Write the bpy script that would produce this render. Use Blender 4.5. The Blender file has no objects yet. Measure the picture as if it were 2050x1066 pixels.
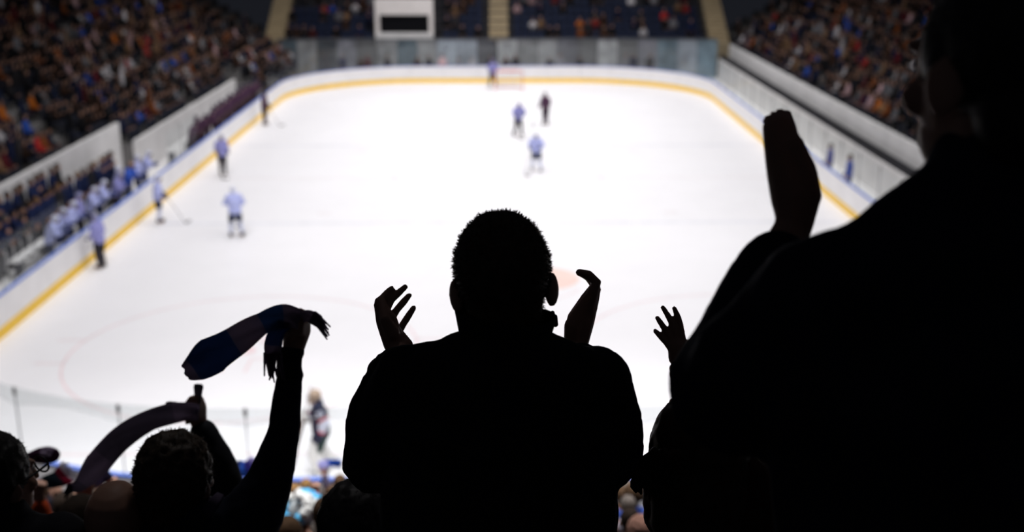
import bpy, bmesh, math, random
from mathutils import Vector, Matrix, Euler, noise
random.seed(7)
V = Vector
scene = bpy.context.scene
C = scene.collection
# ------------------------------------------------------------------ camera, world, lights, exposure
FPX = 2297.0
PITCH = math.atan(697 / FPX)
YAW = math.atan(29 / FPX)
CAMZ = 10.95
cam_d = bpy.data.cameras.new('camera')
cam = bpy.data.objects.new('camera', cam_d)
C.objects.link(cam)
cam.location = (0, 0, CAMZ)
cam.rotation_euler = (math.pi / 2 - PITCH, 0, -YAW)
cam_d.sensor_width = 36
cam_d.lens = 36 * FPX / 2050
cam_d.clip_start = 0.05
cam_d.clip_end = 400
cam_d.dof.use_dof = True
cam_d.dof.focus_distance = 2.25
cam_d.dof.aperture_fstop = 2.6
scene.camera = cam
CAMM = Matrix.Translation((0, 0, CAMZ)) @ Euler((math.pi / 2 - PITCH, 0, -YAW)).to_matrix().to_4x4()

w = bpy.data.worlds.new('arena_dark')
scene.world = w
w.use_nodes = True
w.node_tree.nodes['Background'].inputs[0].default_value = (0.55, 0.6, 0.8, 1)
w.node_tree.nodes['Background'].inputs[1].default_value = 0.015

# floodlights hung above the ice; nearest row, over the stand, added to brighten fans
for lx in (-11, 0, 11):
    for ly in (12.5, 25, 36, 47, 58, 69, 79):
        ld = bpy.data.lights.new('flood_and_fill_light', 'AREA')
        ld.shape = 'RECTANGLE'
        ld.size = 3.0
        ld.size_y = 3.0
        ld.energy = ((350 if lx == 0 else 530) * (1.22 if ly < 30 else 1.0)) if ly > 20 else 950
        ld.spread = math.radians(112 if ly > 20 else 76)
        ld.color = (1.0, 0.975, 0.985)
        lo = bpy.data.objects.new('flood_and_fill_light', ld)
        lo.location = (lx, ly, 22)
        # outer rows are turned across the ice, the end row back towards the middle
        lo.rotation_euler = (math.radians(0 if ly < 20 else -10 if ly > 75 else 8), math.radians(lx * 0.9), 0)
        C.objects.link(lo)

vs = scene.view_settings
vs.view_transform = 'Standard'
vs.look = 'None'
vs.gamma = 1.0
vs.use_curve_mapping = False
vs.exposure = 0.14
scene.cycles.max_bounces = 6
scene.cycles.transparent_max_bounces = 12


def P(px, py, d):
    """pixel + depth along the lens axis -> world point"""
    return CAMM @ V(((px - 1025) / FPX * d, -(py - 533) / FPX * d, -d))


def G(px, py, z=0.0):
    """pixel -> point on the horizontal plane at height z"""
    o = V((0, 0, CAMZ))
    r = P(px, py, 1.0) - o
    return o + r * ((z - CAMZ) / r.z)


# ------------------------------------------------------------------ materials
def mat(name, col, rough=0.6, var=0.12, scale=8.0, spec=0.3, bump=0.0, tint=False, attr=None):
    m = bpy.data.materials.new(name)
    m.use_nodes = True
    nt = m.node_tree
    b = nt.nodes['Principled BSDF']
    b.inputs['Roughness'].default_value = rough
    b.inputs['Specular IOR Level'].default_value = spec
    tc = nt.nodes.new('ShaderNodeTexCoord')
    nz = nt.nodes.new('ShaderNodeTexNoise')
    nz.inputs['Scale'].default_value = scale
    nz.inputs['Detail'].default_value = 4
    nt.links.new(tc.outputs['Object'], nz.inputs['Vector'])
    mr = nt.nodes.new('ShaderNodeMapRange')
    mr.inputs['From Min'].default_value = 0.3
    mr.inputs['From Max'].default_value = 0.7
    mr.inputs['To Min'].default_value = 1 - var
    mr.inputs['To Max'].default_value = 1 + var
    nt.links.new(nz.outputs['Fac'], mr.inputs['Value'])
    mx = nt.nodes.new('ShaderNodeVectorMath')
    mx.operation = 'SCALE'
    nt.links.new(mr.outputs[0], mx.inputs['Scale'])
    if tint:
        oi = nt.nodes.new('ShaderNodeObjectInfo')
        nt.links.new(oi.outputs['Color'], mx.inputs[0])
    elif attr:
        at = nt.nodes.new('ShaderNodeAttribute')
        at.attribute_name = attr
        nt.links.new(at.outputs['Color'], mx.inputs[0])
    else:
        mx.inputs[0].default_value = col
    nt.links.new(mx.outputs[0], b.inputs['Base Color'])
    if bump:
        bp = nt.nodes.new('ShaderNodeBump')
        bp.inputs['Strength'].default_value = bump
        bp.inputs['Distance'].default_value = 0.01
        nt.links.new(nz.outputs['Fac'], bp.inputs['Height'])
        nt.links.new(bp.outputs[0], b.inputs['Normal'])
    return m


M_ICE = mat('ice', (0.86, 0.855, 0.875), 0.42, 0.015, 0.6, 0.25)
M_LINE_RED = mat('ice_line_red', (0.83, 0.66, 0.68), 0.45, 0.10, 1.2, 0.2)
M_LINE_BLUE = mat('ice_line_blue', (0.78, 0.785, 0.83), 0.45, 0.08, 1.2, 0.2)
M_LINE_PALE = mat('ice_line_pale', (0.84, 0.815, 0.83), 0.45, 0.03, 1.2, 0.2)
M_AD_PINK = mat('ice_print_pink', (0.86, 0.66, 0.60), 0.45, 0.06, 1.5, 0.2)
M_BOARD = mat('board_white', (0.88, 0.87, 0.88), 0.4, 0.04, 1.5, 0.4)
M_KICK = mat('kickplate_yellow', (0.96, 0.60, 0.02), 0.4, 0.05, 2.0, 0.4)
M_RAIL = mat('cap_rail_blue', (0.16, 0.26, 0.74), 0.4, 0.06, 2.0, 0.4)
M_POST = mat('post_grey_metal', (0.10, 0.105, 0.12), 0.4, 0.1, 5.0, 0.5)
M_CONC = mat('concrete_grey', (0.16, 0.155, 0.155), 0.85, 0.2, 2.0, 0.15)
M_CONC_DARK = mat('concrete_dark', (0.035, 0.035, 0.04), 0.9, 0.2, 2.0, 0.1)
M_WALL = mat('wall_pale_grey', (0.76, 0.75, 0.75), 0.7, 0.08, 1.0, 0.2)
M_FAR = mat('far_wall_slate', (0.16, 0.18, 0.215), 0.5, 0.25, 0.8, 0.3)
M_STAIR = mat('stair_tan', (0.42, 0.34, 0.22), 0.8, 0.12, 2.0, 0.15)
M_WHITE = mat('painted_white', (0.72, 0.68, 0.66), 0.6, 0.06, 2.0, 0.2)
M_BLACK = mat('opening_shade_black', (0.008, 0.008, 0.01), 0.9, 0.1, 2.0, 0.1)
M_SEAT = mat('seat_navy_plastic', (0.006, 0.012, 0.038), 0.5, 0.12, 3.0, 0.3)
M_SKIN = mat('skin', (0.40, 0.22, 0.155), 0.55, 0.10, 12.0, 0.25)
M_HAIR = mat('hair_dark', (0.035, 0.022, 0.014), 0.7, 0.35, 60.0, 0.2)
M_TINT = mat('cloth_tinted', (1, 1, 1), 0.85, 0.18, 14.0, 0.1, 0.3, tint=True)
M_TINT_SMOOTH = mat('gear_tinted', (1, 1, 1), 0.5, 0.08, 9.0, 0.35, 0.0, tint=True)
M_ATTR = mat('crowd_cloth', (1, 1, 1), 0.85, 0.2, 3.0, 0.1, 0.0, attr='cloth_col')
M_TROUSER = mat('trousers_dark', (0.018, 0.02, 0.03), 0.85, 0.2, 10.0, 0.1)
M_JACKET = mat('jacket_black', (0.020, 0.020, 0.024), 0.85, 0.25, 10.0, 0.1, 0.4)
M_JACKET_NAVY = mat('jacket_midnight', (0.016, 0.018, 0.032), 0.85, 0.25, 10.0, 0.1, 0.4)
M_STEEL = mat('steel', (0.5, 0.5, 0.52), 0.3, 0.05, 4.0, 0.5)
M_SHOE = mat('shoe_black', (0.015, 0.014, 0.014), 0.5, 0.2, 10.0, 0.3)

M_GLASS = bpy.data.materials.new('rink_glass')
M_GLASS.use_nodes = True
nt = M_GLASS.node_tree
nt.nodes.remove(nt.nodes['Principled BSDF'])
tr = nt.nodes.new('ShaderNodeBsdfTransparent')
tr.inputs[0].default_value = (0.955, 0.968, 0.968, 1)
gl = nt.nodes.new('ShaderNodeBsdfGlossy')
gl.inputs['Roughness'].default_value = 0.06
nzg = nt.nodes.new('ShaderNodeTexNoise')
nzg.inputs['Scale'].default_value = 0.9
mrg = nt.nodes.new('ShaderNodeMapRange')
mrg.inputs['To Min'].default_value = 0.015
mrg.inputs['To Max'].default_value = 0.03
nt.links.new(nzg.outputs['Fac'], mrg.inputs['Value'])
mxg = nt.nodes.new('ShaderNodeMixShader')
nt.links.new(mrg.outputs[0], mxg.inputs[0])
nt.links.new(tr.outputs[0], mxg.inputs[1])
nt.links.new(gl.outputs[0], mxg.inputs[2])
nt.links.new(mxg.outputs[0], nt.nodes['Material Output'].inputs['Surface'])


# ------------------------------------------------------------------ mesh helpers
class MB:
    def __init__(s):
        s.v, s.f, s.m = [], [], []
        s.cur = 0

    def add(s, vs_, fs_, k=None):
        o = len(s.v)
        s.v += [tuple(p) for p in vs_]
        for f in fs_:
            s.f.append(tuple(i + o for i in f))
            s.m.append(s.cur if k is None else k)

    def box(s, c, size, rot=None, k=None):
        c = V(c)
        hx, hy, hz = size[0] / 2, size[1] / 2, size[2] / 2
        vs_ = [V((x, y, z)) for x in (-hx, hx) for y in (-hy, hy) for z in (-hz, hz)]
        if rot is not None:
            vs_ = [rot @ p for p in vs_]
        s.add([c + p for p in vs_], [(0, 1, 3, 2), (4, 6, 7, 5), (0, 4, 5, 1), (2, 3, 7, 6), (0, 2, 6, 4), (1, 5, 7, 3)], k)

    def ell(s, c, r, rot=None, seg=12, rings=8, k=None):
        c = V(c)
        vs_, fs_ = [], []
        for i in range(1, rings):
            t = math.pi * i / rings
            for j in range(seg):
                a = 2 * math.pi * j / seg
                vs_.append(V((r[0] * math.sin(t) * math.cos(a), r[1] * math.sin(t) * math.sin(a), r[2] * math.cos(t))))
        vs_.append(V((0, 0, r[2])))
        vs_.append(V((0, 0, -r[2])))
        n = (rings - 1) * seg
        for i in range(rings - 2):
            for j in range(seg):
                j2 = (j + 1) % seg
                fs_.append((i * seg + j, (i + 1) * seg + j, (i + 1) * seg + j2, i * seg + j2))
        for j in range(seg):
            j2 = (j + 1) % seg
            fs_.append((n, j, j2))
            fs_.append((n + 1, (rings - 2) * seg + j2, (rings - 2) * seg + j))
        if rot is not None:
            vs_ = [rot @ p for p in vs_]
        s.add([c + p for p in vs_], fs_, k)

    def tube(s, pts, rad, side=None, seg=12, caps='round', k=None):
        pts = [V(p) for p in pts]
        n = len(pts)
        rad = [(r, r) if not isinstance(r, tuple) else r for r in (rad if isinstance(rad, (list, tuple)) and not (isinstance(rad, tuple) and len(rad) == 2 and n != 2) else [rad] * n)]
        tang = []
        for i in range(n):
            a = pts[max(i - 1, 0)]
            b = pts[min(i + 1, n - 1)]
            t = (b - a)
            tang.append(t.normalized() if t.length > 1e-9 else V((0, 0, 1)))
        up = V(side) if side is not None else (V((1, 0, 0)) if abs(tang[0].x) < 0.8 else V((0, 1, 0)))
        rings = []
        for i in range(n):
            t = tang[i]
            u = up - t * up.dot(t)
            if u.length < 1e-6:
                u = t.orthogonal()
            u.normalize()
            up2 = t.cross(u)
            rings.append((pts[i], u, up2, rad[i][0], rad[i][1]))
            if side is None:
                up = u
        if caps == 'round':
            def cap(i, sg):
                p, u, v2, a, b = rings[i]
                t = tang[i] * sg
                m_ = min(a, b)
                return [(p + t * m_ * 0.5, u, v2, a * 0.87, b * 0.87), (p + t * m_ * 0.85, u, v2, a * 0.5, b * 0.5)], p + t * m_
            e0, tip0 = cap(0, -1)
            e1, tip1 = cap(n - 1, 1)
            rings = [e0[1], e0[0]] + rings + e1
        else:
            tip0, tip1 = rings[0][0], rings[-1][0]
        vs_, fs_ = [], []
        for p, u, v2, a, b in rings:
            for j in range(seg):
                an = 2 * math.pi * j / seg
                vs_.append(p + u * a * math.cos(an) + v2 * b * math.sin(an))
        m_ = len(rings)
        for i in range(m_ - 1):
            for j in range(seg):
                j2 = (j + 1) % seg
                fs_.append((i * seg + j, i * seg + j2, (i + 1) * seg + j2, (i + 1) * seg + j))
        if caps:
            vs_ += [tip0, tip1]
            for j in range(seg):
                j2 = (j + 1) % seg
                fs_.append((m_ * seg, j2, j))
                fs_.append((m_ * seg + 1, (m_ - 1) * seg + j, (m_ - 1) * seg + j2))
        s.add(vs_, fs_, k)

    def lathe(s, c, prof, axis=V((0, 0, 1)), side=V((1, 0, 0)), seg=32, a0=0.0, a1=2 * math.pi, sx=1.0, sy=1.0, k=None, wob=None):
        """prof: closed list of (radius, height)"""
        c = V(c)
        axis = axis.normalized()
        u = (side - axis * side.dot(axis)).normalized()
        v2 = axis.cross(u)
        full = abs(a1 - a0 - 2 * math.pi) < 1e-6
        cols = seg if full else seg + 1
        vs_, fs_ = [], []
        n = len(prof)
        for j in range(cols):
            an = a0 + (a1 - a0) * j / seg
            for r, h in prof:
                dh = wob(an, h) if wob else 0
                vs_.append(c + (u * math.cos(an) * sx + v2 * math.sin(an) * sy) * r + axis * (h + dh))
        for j in range(seg):
            j2 = (j + 1) % cols
            for i in range(n):
                i2 = (i + 1) % n
                fs_.append((j * n + i, j2 * n + i, j2 * n + i2, j * n + i2))
        if not full:
            fs_.append(tuple(range(n)))
            fs_.append(tuple(reversed(range(seg * n, seg * n + n))))
        s.add(vs_, fs_, k)

    def ribbon(s, pts, wid, wdir, thick=0.006, k=None, fold=0.0):
        """solid strip: pts centreline, wid width at each, wdir width direction at each"""
        n = len(pts)
        pts = [V(p) for p in pts]
        cols = 7
        vs_, fs_ = [], []
        for i in range(n):
            t = (pts[min(i + 1, n - 1)] - pts[max(i - 1, 0)]).normalized()
            wd = V(wdir[i]) - t * V(wdir[i]).dot(t)
            wd.normalize()
            nn = t.cross(wd)
            for sg in (1, -1):
                for j in range(cols):
                    q = j / (cols - 1) - 0.5
                    off = math.sin(q * 9.0 + i * 0.35) * fold
                    vs_.append(pts[i] + wd * wid[i] * q + nn * (sg * thick / 2 + off))
        st = cols * 2
        for i in range(n - 1):
            a, b = i * st, (i + 1) * st
            for j in range(cols - 1):
                fs_.append((a + j, a + j + 1, b + j + 1, b + j))
                fs_.append((a + cols + j, b + cols + j, b + cols + j + 1, a + cols + j + 1))
            fs_.append((a, b, b + cols, a + cols))
            fs_.append((a + cols - 1, a + st - 1, b + st - 1, b + cols - 1))
        for a, fl in ((0, False), ((n - 1) * st, True)):
            for j in range(cols - 1):
                q = (a + j, a + cols + j, a + cols + j + 1, a + j + 1)
                fs_.append(tuple(reversed(q)) if fl else q)
        s.add(vs_, fs_, k)
        return len(fs_)

    def mesh(s, name, smooth=False):
        me = bpy.data.meshes.new(name)
        me.from_pydata(s.v, [], s.f)
        me.polygons.foreach_set('material_index', s.m)
        if smooth:
            me.polygons.foreach_set('use_smooth', [True] * len(s.f))
        me.update()
        return me


def union(mb, name, vox=0.006, smooth=4, disp=0.0, dscale=0.08, factor=0.5):
    """one continuous surface from overlapping solids"""
    me = mb.mesh(name)
    o = bpy.data.objects.new('tmp_union', me)
    C.objects.link(o)
    r = o.modifiers.new('r', 'REMESH')
    r.mode = 'VOXEL'
    r.voxel_size = vox
    r.adaptivity = 0.0
    if smooth:
        sm = o.modifiers.new('s', 'SMOOTH')
        sm.factor = factor
        sm.iterations = smooth
    if disp:
        tx = bpy.data.textures.new('folds', 'CLOUDS')
        tx.noise_scale = dscale
        d = o.modifiers.new('d', 'DISPLACE')
        d.texture = tx
        d.texture_coords = 'LOCAL'
        d.strength = disp
        d.mid_level = 0.5
    dg = bpy.context.evaluated_depsgraph_get()
    out = bpy.data.meshes.new_from_object(o.evaluated_get(dg))
    out.name = name
    out.polygons.foreach_set('use_smooth', [True] * len(out.polygons))
    out.materials.clear()
    bpy.data.objects.remove(o)
    bpy.data.meshes.remove(me)
    return out


def ob(name, me, mats, parent=None, color=None):
    if isinstance(me, MB):
        me = me.mesh(name)
    if mats is not None and len(me.materials) == 0:
        for m_ in (mats if isinstance(mats, (list, tuple)) else [mats]):
            me.materials.append(m_)
    o = bpy.data.objects.new(name, me)
    C.objects.link(o)
    if parent:
        o.parent = parent
    if color:
        o.color = (*color, 1)
    return o


def tag(o, label=None, cat=None, group=None, kind=None):
    if label:
        o['label'] = label
    if cat:
        o['category'] = cat
    if group:
        o['group'] = group
    if kind:
        o['kind'] = kind
    return o


def thing(name, label, cat, loc=(0, 0, 0), rz=0, group=None):
    o = bpy.data.objects.new(name, None)
    o.empty_display_size = 0.1
    C.objects.link(o)
    o.location = loc
    o.rotation_euler = (0, 0, rz)
    return tag(o, label, cat, group)


def copy_thing(root, loc, rz, label=None, group=None, colors=None):
    r = root.copy()
    C.objects.link(r)
    r.location = loc
    r.rotation_euler = (0, 0, rz)
    if label:
        r['label'] = label
    if group:
        r['group'] = group
    for ch in root.children:
        c = ch.copy()
        C.objects.link(c)
        c.parent = r
        for g_ in ch.children:
            d = g_.copy()
            C.objects.link(d)
            d.parent = c
    return r


def struct(name, me, m_, label, cat):
    o = ob(name, me, m_)
    return tag(o, label, cat, kind='structure')


# ------------------------------------------------------------------ the rink
HW, Y0, Y1, RC = 13.5, 19.0, 80.0, 8.5   # half width, near and far boards, corner radius
BH = 1.16                                # board height


def rink_point(s, off=0.0):
    """point at arc length s around the boards, counter-clockwise from near-left corner end; off = outwards"""
    Lx = 2 * (HW - RC)
    Ly = (Y1 - Y0) - 2 * RC
    arc = math.pi / 2 * RC
    segs = [('l', Lx, V((-HW + RC, Y0)), V((1, 0))), ('a', arc, V((HW - RC, Y0 + RC)), -90), ('l', Ly, V((HW, Y0 + RC)), V((0, 1))),
            ('a', arc, V((HW - RC, Y1 - RC)), 0), ('l', Lx, V((HW - RC, Y1)), V((-1, 0))), ('a', arc, V((-HW + RC, Y1 - RC)), 90),
            ('l', Ly, V((-HW, Y1 - RC)), V((0, -1))), ('a', arc, V((-HW + RC, Y0 + RC)), 180)]
    tot = sum(q[1] for q in segs)
    s %= tot
    for q in segs:
        if s <= q[1]:
            if q[0] == 'l':
                n = V((q[3].y, -q[3].x))
                p = q[2] + q[3] * s
            else:
                a = math.radians(q[3]) + s / RC
                n = V((math.cos(a), math.sin(a)))
                p = q[2] + n * RC
            return p + n * off, n
        s -= q[1]
    return rink_point(0, off)


PERIM = 4 * (HW - RC) + 2 * ((Y1 - Y0) - 2 * RC) + 2 * math.pi * RC

# ice sheet, rounded like the boards
mb = MB()
N = 160
ring = [rink_point(PERIM * i / N, 0.03)[0] for i in range(N)]
vs_ = [(0, 50, 0)] + [(p.x, p.y, 0) for p in ring]
mb.add(vs_, [(0, 1 + i, 1 + (i + 1) % N) for i in range(N)])
ice = struct('floor', mb, M_ICE, 'smooth white ice sheet of the hockey rink', 'ice')

ZL = 0.004


def flat_ring(mb, cx, cy, r, wd, a0=0, a1=2 * math.pi, n=96, sy=1.0):
    vs_, fs_ = [], []
    for i in range(n + 1):
        a = a0 + (a1 - a0) * i / n
        for rr in (r - wd / 2, r + wd / 2):
            vs_.append((cx + rr * math.cos(a), cy + rr * math.sin(a) * sy, ZL))
    for i in range(n):
        fs_.append((2 * i, 2 * i + 1, 2 * i + 3, 2 * i + 2))
    mb.add(vs_, fs_)


def flat_rect(mb, x0, x1, y0, y1, z=ZL):
    mb.add([(x0, y0, z), (x1, y0, z), (x1, y1, z), (x0, y1, z)], [(0, 1, 2, 3)])


GOAL_Y = 22.35
FAR_GOAL_Y = 76.65
for sy_, gy in ((1, GOAL_Y), (-1, FAR_GOAL_Y)):
    for cx in (-6.7, 6.7):
        cy = gy + sy_ * 6.1
        m1 = MB()
        flat_ring(m1, cx, cy, 4.55, 0.06)
        for sx in (-1, 1):      # hash marks outside the circle
            for dy in (-0.85, 0.85):
                xo = cx + sx * 4.47
                flat_rect(m1, min(xo, xo + sx * 0.75), max(xo, xo + sx * 0.75), cy + dy - 0.03, cy + dy + 0.03)
        for sx in (-1, 1):      # L shaped marks round the spot
            for s2 in (-1, 1):
                x0 = cx + sx * 0.3
                yy = cy + s2 * 0.6
                flat_rect(m1, min(x0, x0 + sx * 0.9), max(x0, x0 + sx * 0.9), yy - 0.03, yy + 0.03)
                flat_rect(m1, x0 - 0.03, x0 + 0.03, min(yy, yy + s2 * 0.9), max(yy, yy + s2 * 0.9))
        flat_ring(m1, cx, cy, 0.19, 0.22, n=24)
        ob('faceoff_circle', m1, M_LINE_RED if sy_ > 0 else M_LINE_PALE, ice)
    m1 = MB()
    flat_rect(m1, -12.2, 12.2, gy - 0.03, gy + 0.03)
    ob('goal_line', m1, M_LINE_RED, ice)
    m1 = MB()
    flat_ring(m1, 0, gy, 1.83, 0.05, 0 if sy_ > 0 else math.pi, math.pi if sy_ > 0 else 2 * math.pi)
    ob('crease_line', m1, M_LINE_RED, ice)
for by in (41.7, 57.0):
    m1 = MB()
    flat_rect(m1, -HW + 0.05, HW - 0.05, by - 0.15, by + 0.15)
    ob('blue_line', m1, M_LINE_BLUE, ice)
m1 = MB()
flat_rect(m1, -HW + 0.05, HW - 0.05, 49.35, 49.65)
ob('centre_line', m1, M_LINE_PALE, ice)
m1 = MB()
flat_ring(m1, 0, 49.5, 4.55, 0.06)
ob('centre_circle', m1, M_LINE_PALE, ice)
m1 = MB()
for cx in (-6.7, 6.7):
    for cy in (43.2, 55.5):
        flat_ring(m1, cx, cy, 0.19, 0.22, n=24)
ob('neutral_spot', m1, M_LINE_PALE, ice)
m1 = MB()                     # faded pink print on the ice behind the clapping man
flat_ring(m1, 1.35, 34.7, 0.62, 1.2, n=48, sy=1.0)
ob('ice_print', m1, M_AD_PINK, ice)
m1 = MB()
flat_ring(m1, 0.6, 34.2, 2.0, 0.05, -1.4, -0.35, n=32, sy=0.9)
ob('ice_print', m1, M_LINE_RED, ice)

# boards: panel by panel, with kick plate and cap rail, as parts of one run
boards = thing('rink_boards', 'white rink boards with yellow kick plate and blue cap rail around the ice', 'boards')
boards['kind'] = 'structure'
glass = thing('rink_glass', 'clear safety glass panes standing on the rink boards', 'glass')
glass['kind'] = 'structure'
NPAN = 69
S_OFF = 0.46
SUB = 4
SCALLOPS = []


def has_glass(p):
    if p.x < -13.3 and (34.3 < p.y < 46.6 or 52.2 < p.y < 68.5):
        return False
    return True


def strip(mb, s0, s1, prof, gap=0.006):
    """prof: closed (offset outwards, z) section swept along the boards between s0 and s1"""
    n = len(prof)
    vs_, fs_ = [], []
    for i in range(SUB + 1):
        s = s0 + gap + (s1 - s0 - 2 * gap) * i / SUB
        for off, z in prof:
            p, nn = rink_point(s, off)
            vs_.append((p.x, p.y, z))
    for i in range(SUB):
        for j in range(n):
            j2 = (j + 1) % n
            fs_.append((i * n + j, i * n + j2, (i + 1) * n + j2, (i + 1) * n + j))
    fs_.append(tuple(reversed(range(n))))
    fs_.append(tuple(range(SUB * n, SUB * n + n)))
    mb.add(vs_, fs_)


for i in range(NPAN):
    s0, s1 = S_OFF + PERIM * i / NPAN, S_OFF + PERIM * (i + 1) / NPAN
    b1 = MB()
    strip(b1, s0, s1, [(0, 0.30), (0.08, 0.30), (0.08, BH - 0.038), (0, BH - 0.038)])
    ob('board_panel', b1, M_BOARD, boards)
    b1 = MB()
    strip(b1, s0, s1, [(-0.012, 0.0), (0.08, 0.0), (0.08, 0.298), (-0.012, 0.298)], 0.002)
    ob('kick_plate', b1, M_KICK, boards)
    b1 = MB()
    strip(b1, s0, s1, [(-0.012, BH - 0.036), (0.10, BH - 0.036), (0.10, BH), (-0.012, BH)], 0.002)
    ob('cap_rail', b1, M_RAIL, boards)
GT_END, GT_SIDE = 2.56, 2.75
for i in range(NPAN):
    s0, s1 = S_OFF + PERIM * i / NPAN, S_OFF + PERIM * (i + 1) / NPAN
    pm, nm = rink_point((s0 + s1) / 2)
    if not has_glass(pm):
        continue
    gt = GT_END
    b1 = MB()
    strip(b1, s0, s1, [(0.035, BH), (0.047, BH), (0.047, gt), (0.035, gt)], 0.012)
    pane = ob('glass_pane', b1, M_GLASS, glass)
    if pm.y < 32:
        # greyer see-through band with a scalloped lower edge along the top of the near panes
        b2 = MB()
        K = 16
        vs_, fs_ = [], []
        for j in range(K + 1):
            q = j / K
            p, nn = rink_point(s0 + 0.012 + (s1 - s0 - 0.024) * q, 0.053)
            lo = gt - 0.36 + 0.17 * math.sin(math.pi * q) ** 1.0
            vs_ += [(p.x, p.y, lo), (p.x, p.y, gt)]
        fs_ = [(2 * j, 2 * j + 2, 2 * j + 3, 2 * j + 1) for j in range(K)]
        b2.add(vs_, fs_)
        SCALLOPS.append((b2, pane))
    b1 = MB()
    p, nn = rink_point(s0, 0.04)
    ang = math.atan2(nn.y, nn.x)
    rot = Matrix.Rotation(ang, 3, 'Z')
    b1.box((p.x, p.y, (BH + gt) / 2), (0.018, 0.016, gt - BH), rot)
    post = ob('glass_post', b1, M_POST, glass)
    b1 = MB()
    b1.box((p.x, p.y, gt - 0.09), (0.03, 0.06, 0.16), rot)
    ob('post_clamp', b1, M_CONC, post)

M_SCALLOP = M_GLASS.copy()
M_SCALLOP.name = 'glass_scallop_tint'
for n_ in M_SCALLOP.node_tree.nodes:
    if n_.type == 'BSDF_TRANSPARENT':
        n_.inputs[0].default_value = (0.89, 0.90, 0.90, 1)
for b2, pane in SCALLOPS:
    ob('scallop_band', b2, M_SCALLOP, pane)
    e1 = MB()
    n2 = len(b2.v) // 2
    e1.tube([b2.v[2 * j] for j in range(n2)], [0.006] * n2, seg=5, caps=None)
    ob('scallop_edge', e1, M_STEEL, pane)

# ------------------------------------------------------------------ stands
# near stand (under the people in front of the camera): stepped rows
mb = MB()
NEAR_ROWS = []


def near_row(y0, y1, z):
    NEAR_ROWS.append((y0, y1, z))
    mb.box((0, (y0 + y1) / 2, z / 2 - 0.15), (26, y1 - y0, z + 0.3))


near_row(-1.0, 0.5, 9.55)
near_row(0.5, 1.42, 9.13)
near_row(1.42, 2.36, 8.62)
for k in range(19):
    y0 = 2.36 + 0.85 * k
    z = 7.85 - 0.45 * k
    if y0 + 0.85 > 18.6 or z < 0.1:
        break
    near_row(y0, y0 + 0.85, z)
yl = NEAR_ROWS[-1][1]
near_row(yl, 18.86, 0.06)
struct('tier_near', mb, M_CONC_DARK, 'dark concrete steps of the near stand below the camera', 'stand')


def floor_at(y):
    for a, b, z in NEAR_ROWS:
        if a <= y < b:
            return z
    return 0.06


# apron floor around the rink, below the boards
mb = MB()
for (x0, x1, y0, y1) in ((-18, -HW - 0.1, 19, 92), (HW + 0.1, 18, 19, 92), (-HW - 0.1, HW + 0.1, 80.1, 92)):
    mb.box(((x0 + x1) / 2, (y0 + y1) / 2, -0.06), (x1 - x0, y1 - y0, 0.1))
struct('floor_apron', mb, M_WALL, 'pale grey apron floor outside the boards', 'floor')

# left and right tiers
ROWD, ROWH = 0.85, 0.5
NR = 16


def tier_rows(side):
    return [(side * (17.38 + ROWD * i), 1.9 + ROWH * i) for i in range(NR)]


for side, nm in ((-1, 'left'), (1, 'right')):
    mb = MB()
    for x, z in tier_rows(side):
        mb.box((x, 57, z / 2 - 0.05), (ROWD, 72, z + 0.1))
    struct('tier_' + nm, mb, M_CONC, 'concrete seating steps of the %s stand full of spectators' % nm, 'stand')

mb = MB()
mb.box((-16.62, 36, 1.2), (0.16, 28, 2.4))
struct('wall_left', mb, M_WALL, 'pale grey front wall of the left stand behind the team benches', 'wall')
mb = MB()
mb.box((-15.95, 60, 0.8), (0.16, 20, 1.6))
struct('wall_bench', mb, M_WALL, 'low pale wall behind the far team bench', 'wall')
mb = MB()
mb.box((16.5, 52, 1.95), (0.16, 60, 0.9))
struct('wall_right', mb, M_WALL, 'pale grey parapet in front of the right stand', 'wall')
mb = MB()
mb.box((15.75, 52, 0.7), (0.12, 60, 1.4))
struct('wall_penalty', mb, M_WALL, 'pale panel wall behind the right boards', 'wall')
mb = MB()
mb.box((16.1, 52, 1.42), (0.64, 60, 0.06))
mb.box((15.85, 52, 1.58), (0.08, 60, 0.3))
struct('trim_1', mb, M_CONC_DARK, 'dark ledge between panel wall and right parapet', 'ledge')
# low wedge rows in front of the wall past the far bench (left) where the crowd reaches the glass
mb = MB()
mb.box((-16.5, 60, 0.7), (0.9, 20, 1.4))
for i in range(3):
    mb.box((-14.6 - 0.7 * i, 76.5, 0.4 + 0.25 * i), (0.7, 13, 0.8 + 0.5 * i))
struct('tier_corner', mb, M_CONC, 'low concrete steps behind the far bench and in the far left corner', 'stand')

# far tier
mb = MB()
FAR_ROWS = [(82.9 + 0.85 * i, 2.35 + 0.5 * i) for i in range(11)]
for y, z in FAR_ROWS:
    mb.box((0, y, z / 2 - 0.05), (30.2, 0.85, z + 0.1))
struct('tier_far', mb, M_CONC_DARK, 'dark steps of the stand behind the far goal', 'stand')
mb = MB()
farwall = thing('wall_far', 'slate grey panelled wall below the far stand', 'wall')
farwall['kind'] = 'structure'
rr = random.Random(3)
for i in range(22):
    x = -14.9 + 1.42 * i
    SH = rr.choice((0.5, 0.8, 1.0, 1.3, 1.8, 2.4))
    TINT = rr.choice(((0.15, 0.17, 0.195), (0.13, 0.18, 0.215), (0.17, 0.175, 0.2), (0.15, 0.155, 0.16)))
    b1 = MB()
    b1.box((x, 82.3 + rr.uniform(-0.02, 0.02), 1.35), (1.38, 0.12, 2.7))
    ob('wall_panel', b1, [mat('slate_panel', tuple(c * SH for c in TINT), 0.5, 0.3, 1.2)], farwall)
b1 = MB()
b1.box((0, 82.3, 2.75), (31, 0.2, 0.08))
ob('wall_cap', b1, M_POST, farwall)

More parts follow.
